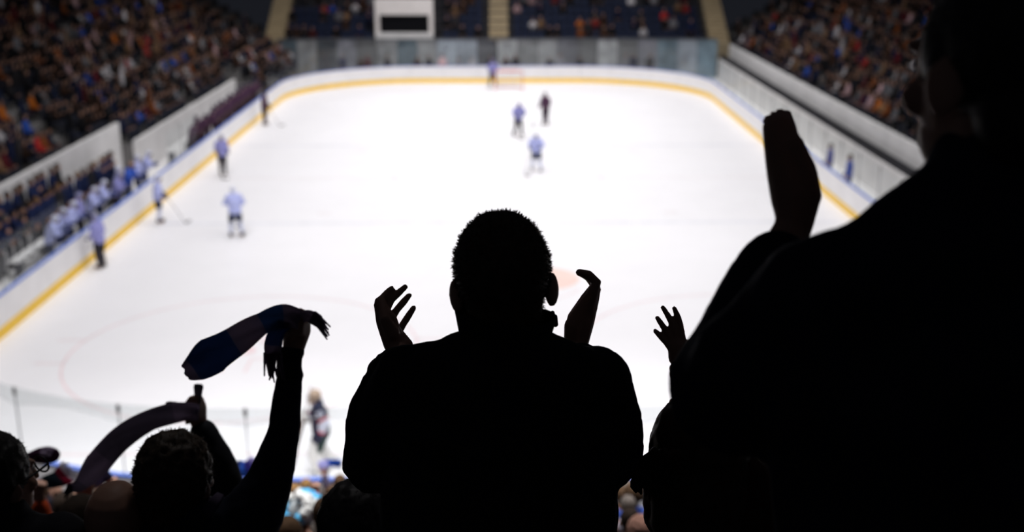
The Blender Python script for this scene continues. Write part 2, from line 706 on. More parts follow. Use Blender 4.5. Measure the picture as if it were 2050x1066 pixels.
# stairs up the far stand
for sx in (-15.9, 0.1, 15.9):
    st = thing('stairway', {-15.9: 'tan stairway rising in the far left corner', 0.1: 'tan stairway behind the far goal', 15.9: 'tan stairway rising in the far right corner'}[sx], 'stairs', (sx, 82.6, 0))
    for i in range(22):
        b1 = MB()
        z = 2.5 + 0.25 * i
        b1.box((0, 0.2 + 0.425 * i, z / 2), (1.35, 0.425, z))
        ob('stair_step', b1, M_STAIR, st)

# vomitory entrance box in the far stand
ve = thing('tunnel_entrance', 'white framed tunnel entrance with dark opening in the far stand', 'entrance', (-6.6, 83.2, 0))
b1 = MB()
b1.box((0, 0, 4.95), (4.1, 0.5, 1.1))
ob('lintel', b1, M_WHITE, ve)
for sx in (-1, 1):
    b1 = MB()
    b1.box((sx * 1.9, 0, 3.1), (0.3, 0.5, 2.6))
    ob('jamb', b1, M_WHITE, ve)
b1 = MB()
b1.box((0, 0.2, 3.1), (3.5, 0.12, 2.6))
ob('opening_shade_panel', b1, M_BLACK, ve)  # black panel puts the unlit depth of the tunnel into colour
b1 = MB()
b1.box((0, -0.3, 2.65), (4.1, 0.15, 1.0))
ob('front_panel', b1, M_WALL, ve)
# ------------------------------------------------------------------ people
def std_joints(H=1.76, lean=0.0):
    """joints of a standing figure facing +Y, feet at the origin"""
    k = H / 1.76
    J = {}
    for n, p in dict(pelvis=(0, 0, 0.95), waist=(0, 0.0, 1.08), chest=(0, 0.0, 1.30), neck=(0, -0.01, 1.475), head=(0, 0.02, 1.645)).items():
        J[n] = V(p) * k
    for s, t in ((-1, 'L'), (1, 'R')):
        for n, p in dict(sh=(0.178, -0.01, 1.43), el=(0.235, -0.02, 1.15), wr=(0.25, 0.06, 0.92), hip=(0.09, 0, 0.93), kn=(0.10, 0.02, 0.50), an=(0.105, -0.02, 0.09), toe=(0.13, 0.15, 0.035)).items():
            J[n + t] = V((p[0] * s, p[1], p[2])) * k
    if lean:
        R_ = Matrix.Rotation(-lean, 4, 'X')
        piv = J['pelvis'].copy()
        for n in ('waist', 'chest', 'neck', 'head', 'shL', 'shR', 'elL', 'elR', 'wrL', 'wrR'):
            J[n] = piv + R_ @ (J[n] - piv)
    J['R'] = V((1, 0, 0))
    J['F'] = V((0, 1, 0))
    J['U'] = V((0, 0, 1))
    J['hR'], J['hF'], J['hU'] = J['R'].copy(), J['F'].copy(), J['U'].copy()
    return J


def moved(J, loc, rz=0.0):
    R_ = Matrix.Rotation(rz, 3, 'Z')
    K = {}
    for n, p in J.items():
        K[n] = R_ @ p if n in ('R', 'F', 'U', 'hR', 'hF', 'hU') else R_ @ p + V(loc)
    return K


def head_rot(J):
    f = J['hF'].normalized()
    u = J['hU'] - f * J['hU'].dot(f)
    u.normalize()
    r = f.cross(u)
    return Matrix((r, f, u)).transposed()


def head_prims(mb, J, s=1.0, ear=1.0, seg=16):
    R_ = head_rot(J)
    c = J['head']

    def q(x, y, z):
        return c + R_ @ (V((x, y, z)) * s)
    mb.ell(q(0, -0.012, 0.03), (0.076 * s, 0.094 * s, 0.094 * s), R_, seg, 10)
    mb.ell(q(0, 0.025, -0.005), (0.066 * s, 0.07 * s, 0.085 * s), R_, seg, 10)
    mb.ell(q(0, 0.035, -0.06), (0.052 * s, 0.058 * s, 0.055 * s), R_, seg, 8)
    mb.ell(q(0, 0.075, -0.095), (0.022 * s, 0.018 * s, 0.018 * s), R_, 10, 6)      # chin
    mb.tube([q(0, 0.088, 0.012), q(0, 0.108, -0.018), q(0, 0.112, -0.032)], [0.009 * s, 0.012 * s, 0.014 * s], seg=8)   # nose
    mb.ell(q(0, 0.086, -0.062), (0.024 * s, 0.012 * s, 0.010 * s), R_, 10, 6)      # mouth
    for sx in (-1, 1):
        mb.ell(q(0.03 * sx, 0.080, 0.027), (0.026 * s, 0.012 * s, 0.009 * s), R_, 8, 6)   # brow
        mb.ell(q(0.046 * sx, 0.062, -0.025), (0.022 * s, 0.02 * s, 0.02 * s), R_, 8, 6)   # cheek
        Re = R_ @ Matrix.Rotation(-0.45 * sx, 3, 'Z')
        mb.ell(q((0.079 + 0.05 * (ear - 1)) * sx, -0.008, -0.012), (0.010 * s * ear, 0.020 * s * ear, 0.029 * s * ear), Re, 10, 8)   # ear


def eyes(mb, J, s=1.0):
    R_ = head_rot(J)
    for sx in (-1, 1):
        mb.ell(J['head'] + R_ @ (V((0.031 * sx, 0.080, 0.008)) * s), (0.013 * s, 0.012 * s, 0.010 * s), R_, 10, 8)


def hand_prims(mb, wr, d, n, t, s=1.0, curl=(0.25, 0.35, 0.25), spread=0.10, thumb=0.8, seg=8, fat=1.0):
    """wr wrist, d pointing, n palm normal, t thumb side"""
    d = d.normalized()
    t = (t - d * t.dot(d)).normalized()
    n2 = d.cross(t)
    n = n2 if n2.dot(n) > 0 else -n2
    fr = 0.0088 * s * fat
    lens = (0.070, 0.078, 0.072, 0.056)
    offs = (0.032, 0.011, -0.011, -0.031)
    for i in range(4):
        mcp = wr + d * (0.092 - 0.004 * abs(i - 1)) * s + t * offs[i] * s
        mb.tube([wr + t * offs[i] * 0.55 * s, (wr + mcp) / 2, mcp], [0.017 * s, 0.015 * s, 0.0125 * s], seg=seg)
        ang = 0.0
        p = mcp
        pts, rr_ = [p], [0.0115 * s * fat]
        sp = (1.5 - i) * spread
        dd = (d * math.cos(sp) + t * math.sin(sp)).normalized()
        for c_, lf, rf in zip(curl, (0.45, 0.31, 0.24), (1.0, 0.95, 0.82)):
            ang += c_
            p = p + (dd * math.cos(ang) + n * math.sin(ang)) * lens[i] * 1.05 * lf * s
            pts.append(p)
            rr_.append(fr * rf)
        mb.tube(pts, rr_, seg=seg)
    b = wr + d * 0.022 * s + t * 0.022 * s + n * 0.006 * s
    td = (d * (1 - 0.45 * thumb) + t * 0.75 * thumb + n * 0.25).normalized()
    p1 = b + td * 0.045 * s
    p2 = p1 + (td + d * 0.5).normalized() * 0.032 * s
    p3 = p2 + (td * 0.5 + d * 0.9).normalized() * 0.025 * s
    mb.tube([b, p1, p2, p3], [0.017 * s, 0.0135 * s, 0.0105 * s, 0.0085 * s], seg=seg)


def hand_chain(mb, wr, wr_r, fingers, thumb=None, palm=None, fr=0.0085, seg=8, mr=0.0105):
    """fingers: list of chains [mcp, pip, dip, tip]; palm: extra (centre list, radius list) tubes"""
    for ch in fingers:
        mb.tube([wr, wr.lerp(ch[0], 0.55), ch[0]], [wr_r * 0.8, 0.015, mr], seg=seg)
        n = len(ch)
        mb.tube(ch, [mr] + [fr] * (n - 2) + [fr * 0.8], seg=seg)
    if thumb:
        mb.tube([wr.lerp(thumb[0], 0.4)] + thumb, [0.018] + [0.0145] + [0.011] * (len(thumb) - 2) + [0.009], seg=seg)
    for pts, rs in (palm or []):
        mb.tube(pts, rs, seg=10)


def body_prims(mb, J, fat=1.0, head_s=1.0, hands='generic', curl=(0.25, 0.35, 0.25), legs=True, seg=12, ear=1.0, slim=1.0):
    side = J['R']
    mb.tube([J['pelvis'] - J['U'] * 0.03, J['waist'], J['chest'], J['chest'].lerp(J['neck'], 0.6 if slim == 1.0 else 0.2)],
            [(0.155 * fat, 0.11 * fat), (0.14 * fat, 0.095 * fat), (0.165 * fat, 0.11 * fat), (0.13 * fat, 0.08 * fat)], side=side, seg=16)
    mb.tube([J['shL'], J['chest'].lerp(J['neck'], 0.75 if slim == 1.0 else 0.35), J['shR']], [0.055 * slim, 0.068 * slim, 0.055 * slim], seg=seg)
    mb.tube([J['neck'] - J['U'] * 0.03, J['neck'].lerp(J['head'], 0.45), J['head'] + J['hU'] * -0.02], [0.064 * head_s, 0.058 * head_s, 0.058 * head_s], seg=seg)
    head_prims(mb, J, head_s, ear)
    for t in 'LR':
        mb.tube([J['sh' + t], J['sh' + t].lerp(J['el' + t], 0.4), J['el' + t]], [0.056 * slim, 0.048 * slim, 0.040 * slim], seg=seg)
        a, b = J['el' + t], J['wr' + t]
        mb.tube([a, a.lerp(b, 0.3), b], [0.040 * slim, 0.041 * slim, 0.026 * (0.5 + 0.5 * slim)], seg=seg)
        if legs:
            mb.tube([J['hip' + t], J['hip' + t].lerp(J['kn' + t], 0.4), J['kn' + t]], [0.088, 0.078, 0.053], seg=seg)
            a, b = J['kn' + t], J['an' + t]
            mb.tube([a, a.lerp(b, 0.3), b], [0.052, 0.055, 0.036], seg=seg)
            mb.tube([J['an' + t] - J['U'] * 0.03 - J['F'] * 0.02, J['toe' + t]], [0.042, 0.030], seg=seg)
        if hands == 'generic':
            d = (J['wr' + t] - J['el' + t]).normalized()
            hd = J.get('hd' + t, d)
            hn = J.get('hn' + t, -J['R'] if t == 'R' else J['R'])
            ht = J.get('ht' + t, J['F'])
            hand_prims(mb, J['wr' + t], hd, hn, ht, curl=J.get('hc' + t, curl), spread=J.get('hs' + t, 0.10))


def jacket_prims(mb, J, puff=1.0, hem=0.0, sleeves=True, seg=14, cuff=0.9, sh_r=0.078, yoke=True, sl=1.0):
    side = J['R']
    low = J['pelvis'] - J['U'] * (0.06 + hem)
    top = J['chest'].lerp(J['neck'], 0.55 if yoke else 0.12)
    mb.tube([low, J['waist'], J['chest'], top], [(0.19 * puff, 0.14 * puff), (0.185 * puff, 0.135 * puff), (0.20 * puff, 0.14 * puff), (0.155 * puff, 0.10 * puff)], side=side, seg=20)
    mid = J['chest'].lerp(J['neck'], 0.82)
    mb.tube([J['shL'] - J['U'] * 0.01, J['shL'].lerp(mid, 0.55), mid, J['shR'].lerp(mid, 0.55), J['shR'] - J['U'] * 0.01], [sh_r * 0.9, sh_r, sh_r * 1.08, sh_r, sh_r * 0.9], seg=seg)
    if yoke:
        mb.tube([mid - J['U'] * 0.02, J['neck'] + J['U'] * 0.015], [0.10, 0.078], seg=seg)
    if sleeves:
        for t in 'LR':
            mb.tube([J['sh' + t], J['sh' + t].lerp(J['el' + t], 0.5), J['el' + t]], [sh_r * sl, 0.070 * puff * sl, 0.060 * puff * sl], seg=seg)
            a, b = J['el' + t], J['wr' + t]
            mb.tube([a, a.lerp(b, 0.45), a.lerp(b, cuff)], [0.060 * puff * sl, 0.058 * puff * sl, 0.045 * puff * sl], seg=seg)


def trouser_prims(mb, J, fat=1.0, seg=12):
    mb.tube([J['pelvis'] + J['U'] * 0.06, J['pelvis'] - J['U'] * 0.06], [(0.165 * fat, 0.125 * fat), (0.17 * fat, 0.13 * fat)], side=J['R'], seg=16)
    for t in 'LR':
        mb.tube([J['hip' + t], J['hip' + t].lerp(J['kn' + t], 0.5), J['kn' + t], J['kn' + t].lerp(J['an' + t], 0.5), J['an' + t] + J['U'] * 0.02],
                [0.098 * fat, 0.092 * fat, 0.072 * fat, 0.068 * fat, 0.060 * fat], seg=seg)


def shoe(J, t):
    mb = MB()
    a = J['an' + t]
    back = a - J['F'] * 0.05
    back = V((back.x, back.y, a.z - 0.05))
    toe = J['toe' + t] + J['F'] * 0.03
    toe = V((toe.x, toe.y, a.z - 0.052))
    mb.tube([a + J['U'] * 0.02, a - J['U'] * 0.03], [0.052, 0.05], seg=10)
    mb.tube([back, back.lerp(toe, 0.5) + J['U'] * 0.012, toe], [(0.038, 0.036), (0.048, 0.046), (0.046, 0.033)], side=J['R'], seg=10)
    return union(mb, 'shoe', 0.012, 2)


def hair_cap(J, s=1.0, kind='short', fuzz=0, rng=None, length=0.008):
    mb = MB()
    R_ = head_rot(J)
    c = J['head']

    def q(x, y, z):
        return c + R_ @ (V((x, y, z)) * s)
    if kind == 'bald':
        # low fringe round the back of the head
        for i in range(13):
            a = math.radians(200 + 140 * i / 12)
            mb.ell(q(0.073 * math.cos(a), -0.012 + 0.086 * math.sin(a), -0.028), (0.011 * s, 0.011 * s, 0.03 * s), R_, 8, 6)
        return union(mb, 'hair', 0.006, 2)
    th = {'short': 0.006, 'mid': 0.014, 'curly': 0.018, 'long': 0.016}[kind]
    mb.ell(q(0, -0.020, 0.036), ((0.077 + th) * s, (0.091 + th) * s, (0.092 + th) * s), R_, 20, 14)
    mb.ell(q(0, -0.045, -0.02), ((0.060 + th) * s, (0.050 + th) * s, (0.075 + th) * s), R_, 16, 10)
    for sx in (-1, 1):
        mb.ell(q(0.066 * sx, 0.008, 0.022), ((0.012 + th * 0.6) * s, 0.035 * s, 0.04 * s), R_, 10, 8)
    if kind == 'long':
        for i in range(9):
            a = math.radians(180 + 180 * i / 8)
            x, y = 0.082 * math.cos(a), -0.02 + 0.09 * math.sin(a)
            mb.tube([q(x * 0.8, y * 0.8, 0.05), q(x, y, -0.03), q(x * 1.02, y - 0.005, -0.10), q(x * 0.9 + 0.02, y + 0.0, -0.17)], [0.03 * s, 0.026 * s, 0.024 * s, 0.014 * s], seg=8)
    me = union(mb, 'hair', 0.007, 3, disp={'short': 0.004, 'mid': 0.012, 'curly': 0.022, 'long': 0.008}[kind], dscale=0.022)
    if fuzz:
        rng = rng or random
        bm = bmesh.new()
        bm.from_mesh(me)
        bm.verts.ensure_lookup_table()
        base = [(v.co.copy(), v.normal.copy()) for v in bm.verts]
        for _ in range(fuzz):
            p, n = rng.choice(base)
            p = p + V((rng.uniform(-.004, .004), rng.uniform(-.004, .004), rng.uniform(-.004, .002)))
            n = (n + V((rng.uniform(-.8, .8), rng.uniform(-.8, .8), rng.uniform(-.4, .5)))).normalized()
            t = n.orthogonal().normalized()
            b2 = n.cross(t)
            L_ = length * rng.uniform(0.5, 1.3)
            r_ = 0.0011
            tip = bm.verts.new(p + n * L_)
            a_ = [bm.verts.new(p - n * 0.002 + t * r_ * math.cos(x) + b2 * r_ * math.sin(x)) for x in (0, 2.1, 4.2)]
            for i in range(3):
                bm.faces.new((a_[i], a_[(i + 1) % 3], tip))
        bm.to_mesh(me)
        bm.free()
        me.polygons.foreach_set('use_smooth', [True] * len(me.polygons))
    return me


def localize(me, base):
    me.transform(Matrix.Translation(-V(base)))
    return me


# ---- spectators far away in the side and far stands: one small figure mesh per pose
def spectator_mesh(pose, rng):
    mb = MB()
    S, Hh, Cc, T = 0, 1, 2, 3
    stand = pose in ('stand', 'cheer')
    zb = 0.86 if stand else 0.45
    seg = 8
    mb.tube([(0, 0, zb - 0.02), (0, 0.01, zb + 0.25), (0, 0.0, zb + 0.48), (0, 0, zb + 0.56)], [(0.19, 0.14), (0.18, 0.13), (0.21, 0.13), (0.12, 0.09)], side=(1, 0, 0), seg=seg, k=Cc)
    mb.tube([(0, 0.0, zb + 0.55), (0, 0.01, zb + 0.66)], [0.06, 0.055], seg=6, k=S)
    mb.ell((0, 0.02, zb + 0.73), (0.078, 0.095, 0.115), None, 8, 6, k=S)
    mb.ell((0, -0.008, zb + 0.765), (0.088, 0.10, 0.10), None, 8, 6, k=Hh)
    for sx in (-1, 1):
        sh = V((0.2 * sx, 0, zb + 0.48))
        if pose == 'clap':
            el, wr = V((0.27 * sx, 0.12, zb + 0.25)), V((0.06 * sx, 0.33, zb + 0.42))
        elif pose == 'cheer':
            el, wr = V((0.3 * sx, 0.06, zb + 0.68)), V((0.22 * sx, 0.1, zb + 0.95))
        elif pose == 'stand':
            el, wr = V((0.26 * sx, 0.0, zb + 0.22)), V((0.22 * sx, 0.12, zb + 0.0))
        else:
            el, wr = V((0.26 * sx, 0.05, zb + 0.2)), V((0.14 * sx, 0.28, zb + 0.14))
        mb.tube([sh, el, wr], [0.065, 0.055, 0.042], seg=6, k=Cc)
        mb.ell(wr + (wr - el).normalized() * 0.06, (0.04, 0.04, 0.055), None, 6, 5, k=S)
        hip = V((0.1 * sx, 0.0, zb + 0.02))
        if stand:
            mb.tube([hip, (0.11 * sx, 0.0, 0.45), (0.11 * sx, -0.02, 0.08)], [0.09, 0.065, 0.05], seg=6, k=T)
            mb.tube([(0.11 * sx, -0.05, 0.045), (0.12 * sx, 0.16, 0.04)], [0.045, 0.035], seg=6, k=T)
        else:
            mb.tube([hip + V((0, 0, 0.05)), (0.12 * sx, 0.42, zb + 0.05), (0.12 * sx, 0.40, 0.1)], [0.09, 0.075, 0.05], seg=6, k=T)
            mb.tube([(0.12 * sx, 0.36, 0.045), (0.13 * sx, 0.56, 0.04)], [0.045, 0.035], seg=6, k=T)
    me = mb.mesh('spectator_' + pose, True)
    return me


PALETTE = [('black', (0.010, 0.010, 0.012), 26), ('dark brown', (0.045, 0.022, 0.014), 20), ('navy', (0.012, 0.018, 0.055), 15), ('charcoal', (0.035, 0.033, 0.038), 14),
           ('rust', (0.22, 0.065, 0.018), 6), ('tan', (0.24, 0.14, 0.075), 6), ('maroon', (0.10, 0.012, 0.018), 5), ('white', (0.62, 0.60, 0.63), 6),
           ('grey', (0.20, 0.20, 0.22), 6), ('bright blue', (0.03, 0.09, 0.42), 4), ('red', (0.42, 0.03, 0.03), 2), ('pale pink', (0.55, 0.36, 0.38), 2), ('orange', (0.55, 0.15, 0.02), 1.2)]


def pick_col(rng):
    r = rng.uniform(0, sum(p[2] for p in PALETTE))
    for p in PALETTE:
        r -= p[2]
        if r <= 0:
            return p
    return PALETTE[0]


rng = random.Random(11)
M_SKIN_DIM = mat('skin_crowd', (0.26, 0.14, 0.10), 0.6, 0.2, 3.0, 0.2)  # darker copy of the skin, weaker light on the stands put into colour
SPEC = {}
for i, ps in enumerate(('sit', 'clap', 'stand', 'cheer')):
    me = spectator_mesh(ps, rng)
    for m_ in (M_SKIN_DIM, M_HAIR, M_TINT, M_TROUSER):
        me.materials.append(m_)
    SPEC[ps] = me


def to_px(p):
    q = CAMM.inverted() @ V(p)
    return 1025 + q.x / -q.z * FPX, 533 - q.y / -q.z * FPX, -q.z


cands, seats = [], []
for side in (-1, 1):
    nm = 'left' if side < 0 else 'right'
    for i, (x, z) in enumerate(tier_rows(side)):
        n = int(62 / 0.6)
        for j in range(n):
            y = 24 + 0.6 * j + rng.uniform(-0.04, 0.04)
            px, py, d = to_px((x, y, z + 0.9))
            if not (-20 < px < 2070 and -45 < py < 520) or (side > 0 and px > 2060):
                continue
            if abs(y - 62) < 0.8 or abs(y - 45.5) < 0.8:
                continue
            full = 0.93 if y < 76 else 0.6
            if rng.random() < full:
                cands.append((d if px < 1860 else d + 500, (x + side * 0.1, y, z), math.pi / 2 * side + rng.uniform(-0.16, 0.16), nm))
            else:
                seats.append(((x + side * 0.1, y, z), math.pi / 2 * side, nm))
for y, z in FAR_ROWS[:8]:
    n = int(30 / 0.56)
    for j in range(n):
        x = -14.8 + 0.56 * j
        if abs(x - 0.1) < 0.95 or (abs(x + 6.6) < 2.5):
            continue
        px, py, d = to_px((x, y, z + 0.9))
        if py < -40:
            continue
        if rng.random() < 0.36:
            cands.append((d, (x, y, z), math.pi + rng.uniform(-0.3, 0.3), 'far'))
        elif z < 5.5:
            seats.append(((x, y + 0.1, z), math.pi, 'far'))
for i in range(3):
    for j in range(20):
        if rng.random() < 0.85:
            pt = (-14.6 - 0.7 * i, 70.6 + 0.6 * j, 0.8 + 0.5 * i)
            px, py, d = to_px(pt)
            cands.append((d, pt, -math.pi / 2 + rng.uniform(-.4, .4), 'corner'))
for j in range(32):
    y = 50.5 + 0.6 * j
    if rng.random() < 0.92:
        pt = (-16.62, y, 1.4)
        cands.append((to_px(pt)[2], pt, -math.pi / 2 + rng.uniform(-.15, .15), 'bench'))
for j in range(26):
    x = -13.0 + 1.04 * j + rng.uniform(-0.3, 0.3)
    if abs(x) < 12 and rng.random() < 0.7:
        cands.append((81.3, (x, 81.45, 0.0), math.pi + rng.uniform(-.3, .3), 'boards'))
cands.sort(key=lambda c: c[0])
WHERE = {'left': 'in the left stand', 'right': 'in the right stand', 'far': 'in the stand behind the far goal', 'bench': 'behind the far bench', 'boards': 'behind the glass of the far boards', 'corner': 'at the glass in the far left corner'}
stuff_v, stuff_f, stuff_m, stuff_c = [], [], [], []
for q, (d, loc, rz, nm) in enumerate(cands):
    ps = rng.choices(('sit', 'clap', 'stand', 'cheer'), (60, 25, 10, 5))[0]
    if nm == 'boards':
        ps = 'stand'
    cn, cc, _ = pick_col(rng)
    k = rng.uniform(0.35, 0.85) * (1.6 if nm == 'boards' else 1.0)  # dims the clothes too, dimmer stand light put into their colour
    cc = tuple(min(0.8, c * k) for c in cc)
    me = SPEC[ps]
    if q < 300:
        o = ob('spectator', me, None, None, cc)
        o.location = loc
        o.rotation_euler = (0, 0, rz)
        o.scale = (1, 1, rng.uniform(0.9, 1.07))
        tag(o, 'blurred spectator in %s clothing sitting %s' % (cn, WHERE[nm]) if ps in ('sit', 'clap') else 'blurred spectator in %s clothing standing up %s' % (cn, WHERE[nm]), 'person', 'spectators %s' % WHERE[nm])
    else:
        R_ = Matrix.Translation(loc) @ Matrix.Rotation(rz, 4, 'Z') @ Matrix.Scale(rng.uniform(0.9, 1.07), 4, V((0, 0, 1)))
        o_ = len(stuff_v)
        stuff_v += [tuple(R_ @ v.co) for v in me.vertices]
        for pl in me.polygons:
            stuff_f.append(tuple(i + o_ for i in pl.vertices))
            stuff_m.append(pl.material_index)
        stuff_c += [c for _v in me.vertices for c in (*cc, 1.0)]
me = bpy.data.meshes.new('distant_crowd')
me.from_pydata(stuff_v, [], stuff_f)
me.polygons.foreach_set('material_index', stuff_m)
me.polygons.foreach_set('use_smooth', [True] * len(stuff_f))
ca = me.color_attributes.new('cloth_col', 'FLOAT_COLOR', 'POINT')
ca.data.foreach_set('color', stuff_c)
for m_ in (M_SKIN_DIM, M_HAIR, M_ATTR, M_TROUSER):
    me.materials.append(m_)
tag(ob('distant_crowd', me, None), 'mass of blurred distant spectators filling the far parts of the stands', 'crowd', kind='stuff')

# empty seats
sm = MB()
sm.box((0, 0.02, 0.42), (0.44, 0.40, 0.05))
sm.box((0, -0.17, 0.66), (0.44, 0.05, 0.46), Matrix.Rotation(math.radians(8), 3, 'X'))
sm.box((0, -0.1, 0.2), (0.06, 0.08, 0.4))
seat_me = sm.mesh('arena_seat')
seat_me.materials.append(M_SEAT)
seats.sort(key=lambda s_: V(s_[0]).length)
for loc, rz, nm in seats[:300]:
    o = ob('arena_seat', seat_me, None)
    o.location = loc
    o.rotation_euler = (0, 0, rz)
    tag(o, 'empty navy folding seat ' + WHERE[nm], 'seat', 'empty seats ' + WHERE[nm])
# ------------------------------------------------------------------ hockey players
def skater_parts(J, vox=0.02):
    """meshes of one skater: body and gear around it"""
    out = {}
    mb = MB()
    body_prims(mb, J)
    out['body'] = union(mb, 'body', vox * 0.75, 2)
    mb = MB()
    jacket_prims(mb, J, puff=1.22, hem=-0.02, cuff=0.86, sh_r=0.11)
    out['jersey'] = union(mb, 'jersey', vox, 3, 0.015, 0.12)
    mb = MB()
    mb.tube([J['pelvis'] + J['U'] * 0.05, J['pelvis'] - J['U'] * 0.07], [(0.20, 0.155), (0.205, 0.16)], side=J['R'], seg=14)
    for t in 'LR':
        mb.tube([J['hip' + t], J['hip' + t].lerp(J['kn' + t], 0.72)], [0.13, 0.115], seg=12)
    out['hockey_pants'] = union(mb, 'hockey_pants', vox, 2)
    for t in 'LR':
        mb = MB()
        mb.tube([J['hip' + t].lerp(J['kn' + t], 0.7), J['kn' + t] + J['F'] * 0.02, J['kn' + t].lerp(J['an' + t], 0.45), J['an' + t] + J['U'] * 0.04], [0.088, 0.088, 0.082, 0.058], seg=12)
        out['sock' + t] = mb.mesh('sock', True)
        mb = MB()
        a = J['an' + t]
        mb.tube([a + J['U'] * 0.06, a - J['U'] * 0.0], [0.062, 0.058], seg=10)
        mb.tube([a - J['F'] * 0.06 - J['U'] * 0.0, a + J['F'] * 0.08 - J['U'] * 0.01, a + J['F'] * 0.17 - J['U'] * 0.015], [0.042, 0.045, 0.036], seg=10)
        out['skate' + t] = union(mb, 'skate', 0.014, 1)
        mb = MB()
        mb.box(a + J['F'] * 0.05 - J['U'] * 0.06, (0.02, 0.27, 0.03))
        mb.box(a + J['F'] * 0.05 - J['U'] * 0.08, (0.006, 0.29, 0.02))
        out['blade' + t] = mb.mesh('skate_blade')
        mb = MB()
        d = (J['wr' + t] - J['el' + t]).normalized()
        w_ = J['wr' + t]
        mb.tube([w_ - d * 0.07, w_ + d * 0.01, w_ + d * 0.10], [0.062, 0.06, 0.055], seg=10)
        for i in range(4):
            s_ = (i - 1.5) * 0.026
            mb.tube([w_ + d * 0.09 + J['F'] * s_, w_ + d * 0.14 + J['F'] * s_ + J['U'] * -0.01], [0.02, 0.017], seg=6)
        mb.tube([w_ + d * 0.03, w_ + d * 0.08 + J['F'] * 0.06], [0.025, 0.02], seg=6)
        out['glove' + t] = union(mb, 'glove', 0.014, 1)
    mb = MB()
    R_ = head_rot(J)
    c = J['head']
    mb.ell(c + R_ @ V((0, -0.012, 0.035)), (0.10, 0.12, 0.108), R_, 16, 10)
    mb.ell(c + R_ @ V((0, -0.05, -0.03)), (0.088, 0.07, 0.07), R_, 12, 8)
    out['helmet'] = union(mb, 'helmet', 0.014, 1)
    mb = MB()
    a0 = []
    for i in range(9):
        a = math.radians(20 + 140 * i / 8)
        a0.append((math.cos(a) * 0.102, 0.01 + math.sin(a) * 0.115))
    vs_ = [c + R_ @ V((x, y, 0.035)) for x, y in a0] + [c + R_ @ V((x, y, -0.035)) for x, y in a0]
    mb.add(vs_, [(i, i + 1, i + 10, i + 9) for i in range(8)])
    out['visor'] = mb.mesh('visor', True)
    return out


def stick_mesh(top, heel, fwd):
    mb = MB()
    mb.tube([top, heel], [(0.016, 0.012), (0.016, 0.012)], seg=6)
    f = fwd.normalized()
    mb.tube([heel, heel + f * 0.12 + V((0, 0, 0.0)), heel + f * 0.30 + V((0, 0, 0.015))], [(0.012, 0.035), (0.012, 0.04), (0.010, 0.035)], side=(f.y, -f.x, 0), seg=6)
    return mb.mesh('hockey_stick', True)


def skater_joints(style):
    J = std_joints(1.80, 0.22 if style == 'skate' else (0.35 if style == 'lean' else 0.08))
    up = 0.0
    for n in J:
        if n not in ('R', 'F', 'U', 'hR', 'hF', 'hU'):
            J[n] = J[n] + V((0, 0, up))
    if style == 'skate':
        J['knL'] += V((-0.05, 0.10, -0.03)); J['anL'] += V((-0.10, 0.02, 0)); J['knR'] += V((0.05, 0.05, -0.02)); J['anR'] += V((0.10, -0.12, 0))
        J['elL'] = J['shL'] + V((-0.16, 0.06, -0.24)); J['wrL'] = J['elL'] + V((0.16, 0.2, -0.06))
        J['elR'] = J['shR'] + V((0.16, 0.05, -0.24)); J['wrR'] = J['elR'] + V((-0.12, 0.18, -0.12))
    elif style == 'lean':
        J['elL'] = J['shL'] + V((-0.10, 0.08, -0.24)); J['wrL'] = J['elL'] + V((0.10, 0.22, 0.02))
        J['elR'] = J['shR'] + V((0.10, 0.08, -0.24)); J['wrR'] = J['elR'] + V((-0.10, 0.22, 0.02))
    else:
        J['elL'] = J['shL'] + V((-0.09, -0.02, -0.27)); J['wrL'] = J['elL'] + V((0.05, 0.2, -0.14))
        J['elR'] = J['shR'] + V((0.09, -0.02, -0.27)); J['wrR'] = J['elR'] + V((-0.02, 0.2, -0.14))
    return J


SK = {}
for st_ in ('skate', 'stand', 'lean'):
    J = skater_joints(st_)
    SK[st_] = (J, skater_parts(J))
    SK[st_][1]['stick'] = stick_mesh(J['wrR'] + V((0.03, 0, 0.25)), V((0.35, J['wrR'].y + 0.75, 0.04)), V((-0.7, 0.5, 0))) if st_ != 'lean' else None
for st_ in SK:
    for k_, me in SK[st_][1].items():
        if me is None:
            continue
        me.materials.append(M_SKIN if k_ == 'body' else M_STEEL if k_[:5] == 'blade' else M_TINT if k_[:4] in ('jers', 'sock', 'hock') else M_TINT_SMOOTH)
TEAMS = {
    'pale': dict(jersey=(0.48, 0.52, 0.86), hockey_pants=(0.022, 0.03, 0.07), sock=(0.62, 0.65, 0.80), skate=(0.02, 0.02, 0.025), glove=(0.03, 0.05, 0.16), helmet=(0.62, 0.64, 0.78), visor=(0.05, 0.05, 0.06), stick=(0.12, 0.10, 0.09)),
    'dark': dict(jersey=(0.075, 0.035, 0.07), hockey_pants=(0.03, 0.02, 0.03), sock=(0.06, 0.035, 0.06), skate=(0.02, 0.02, 0.025), glove=(0.05, 0.02, 0.03), helmet=(0.06, 0.04, 0.08), visor=(0.05, 0.05, 0.06), stick=(0.12, 0.10, 0.09)),
    'lav': dict(jersey=(0.30, 0.30, 0.62), hockey_pants=(0.03, 0.028, 0.035), sock=(0.05, 0.045, 0.055), skate=(0.02, 0.02, 0.025), glove=(0.03, 0.04, 0.10), helmet=(0.30, 0.30, 0.5), visor=(0.05, 0.05, 0.06), stick=(0.12, 0.10, 0.09)),
    'blue': dict(jersey=(0.05, 0.12, 0.55), hockey_pants=(0.03, 0.04, 0.08), sock=(0.10, 0.11, 0.14), skate=(0.02, 0.02, 0.025), glove=(0.04, 0.06, 0.2), helmet=(0.35, 0.2, 0.14), visor=(0.05, 0.05, 0.06), stick=(0.12, 0.10, 0.09)),
}


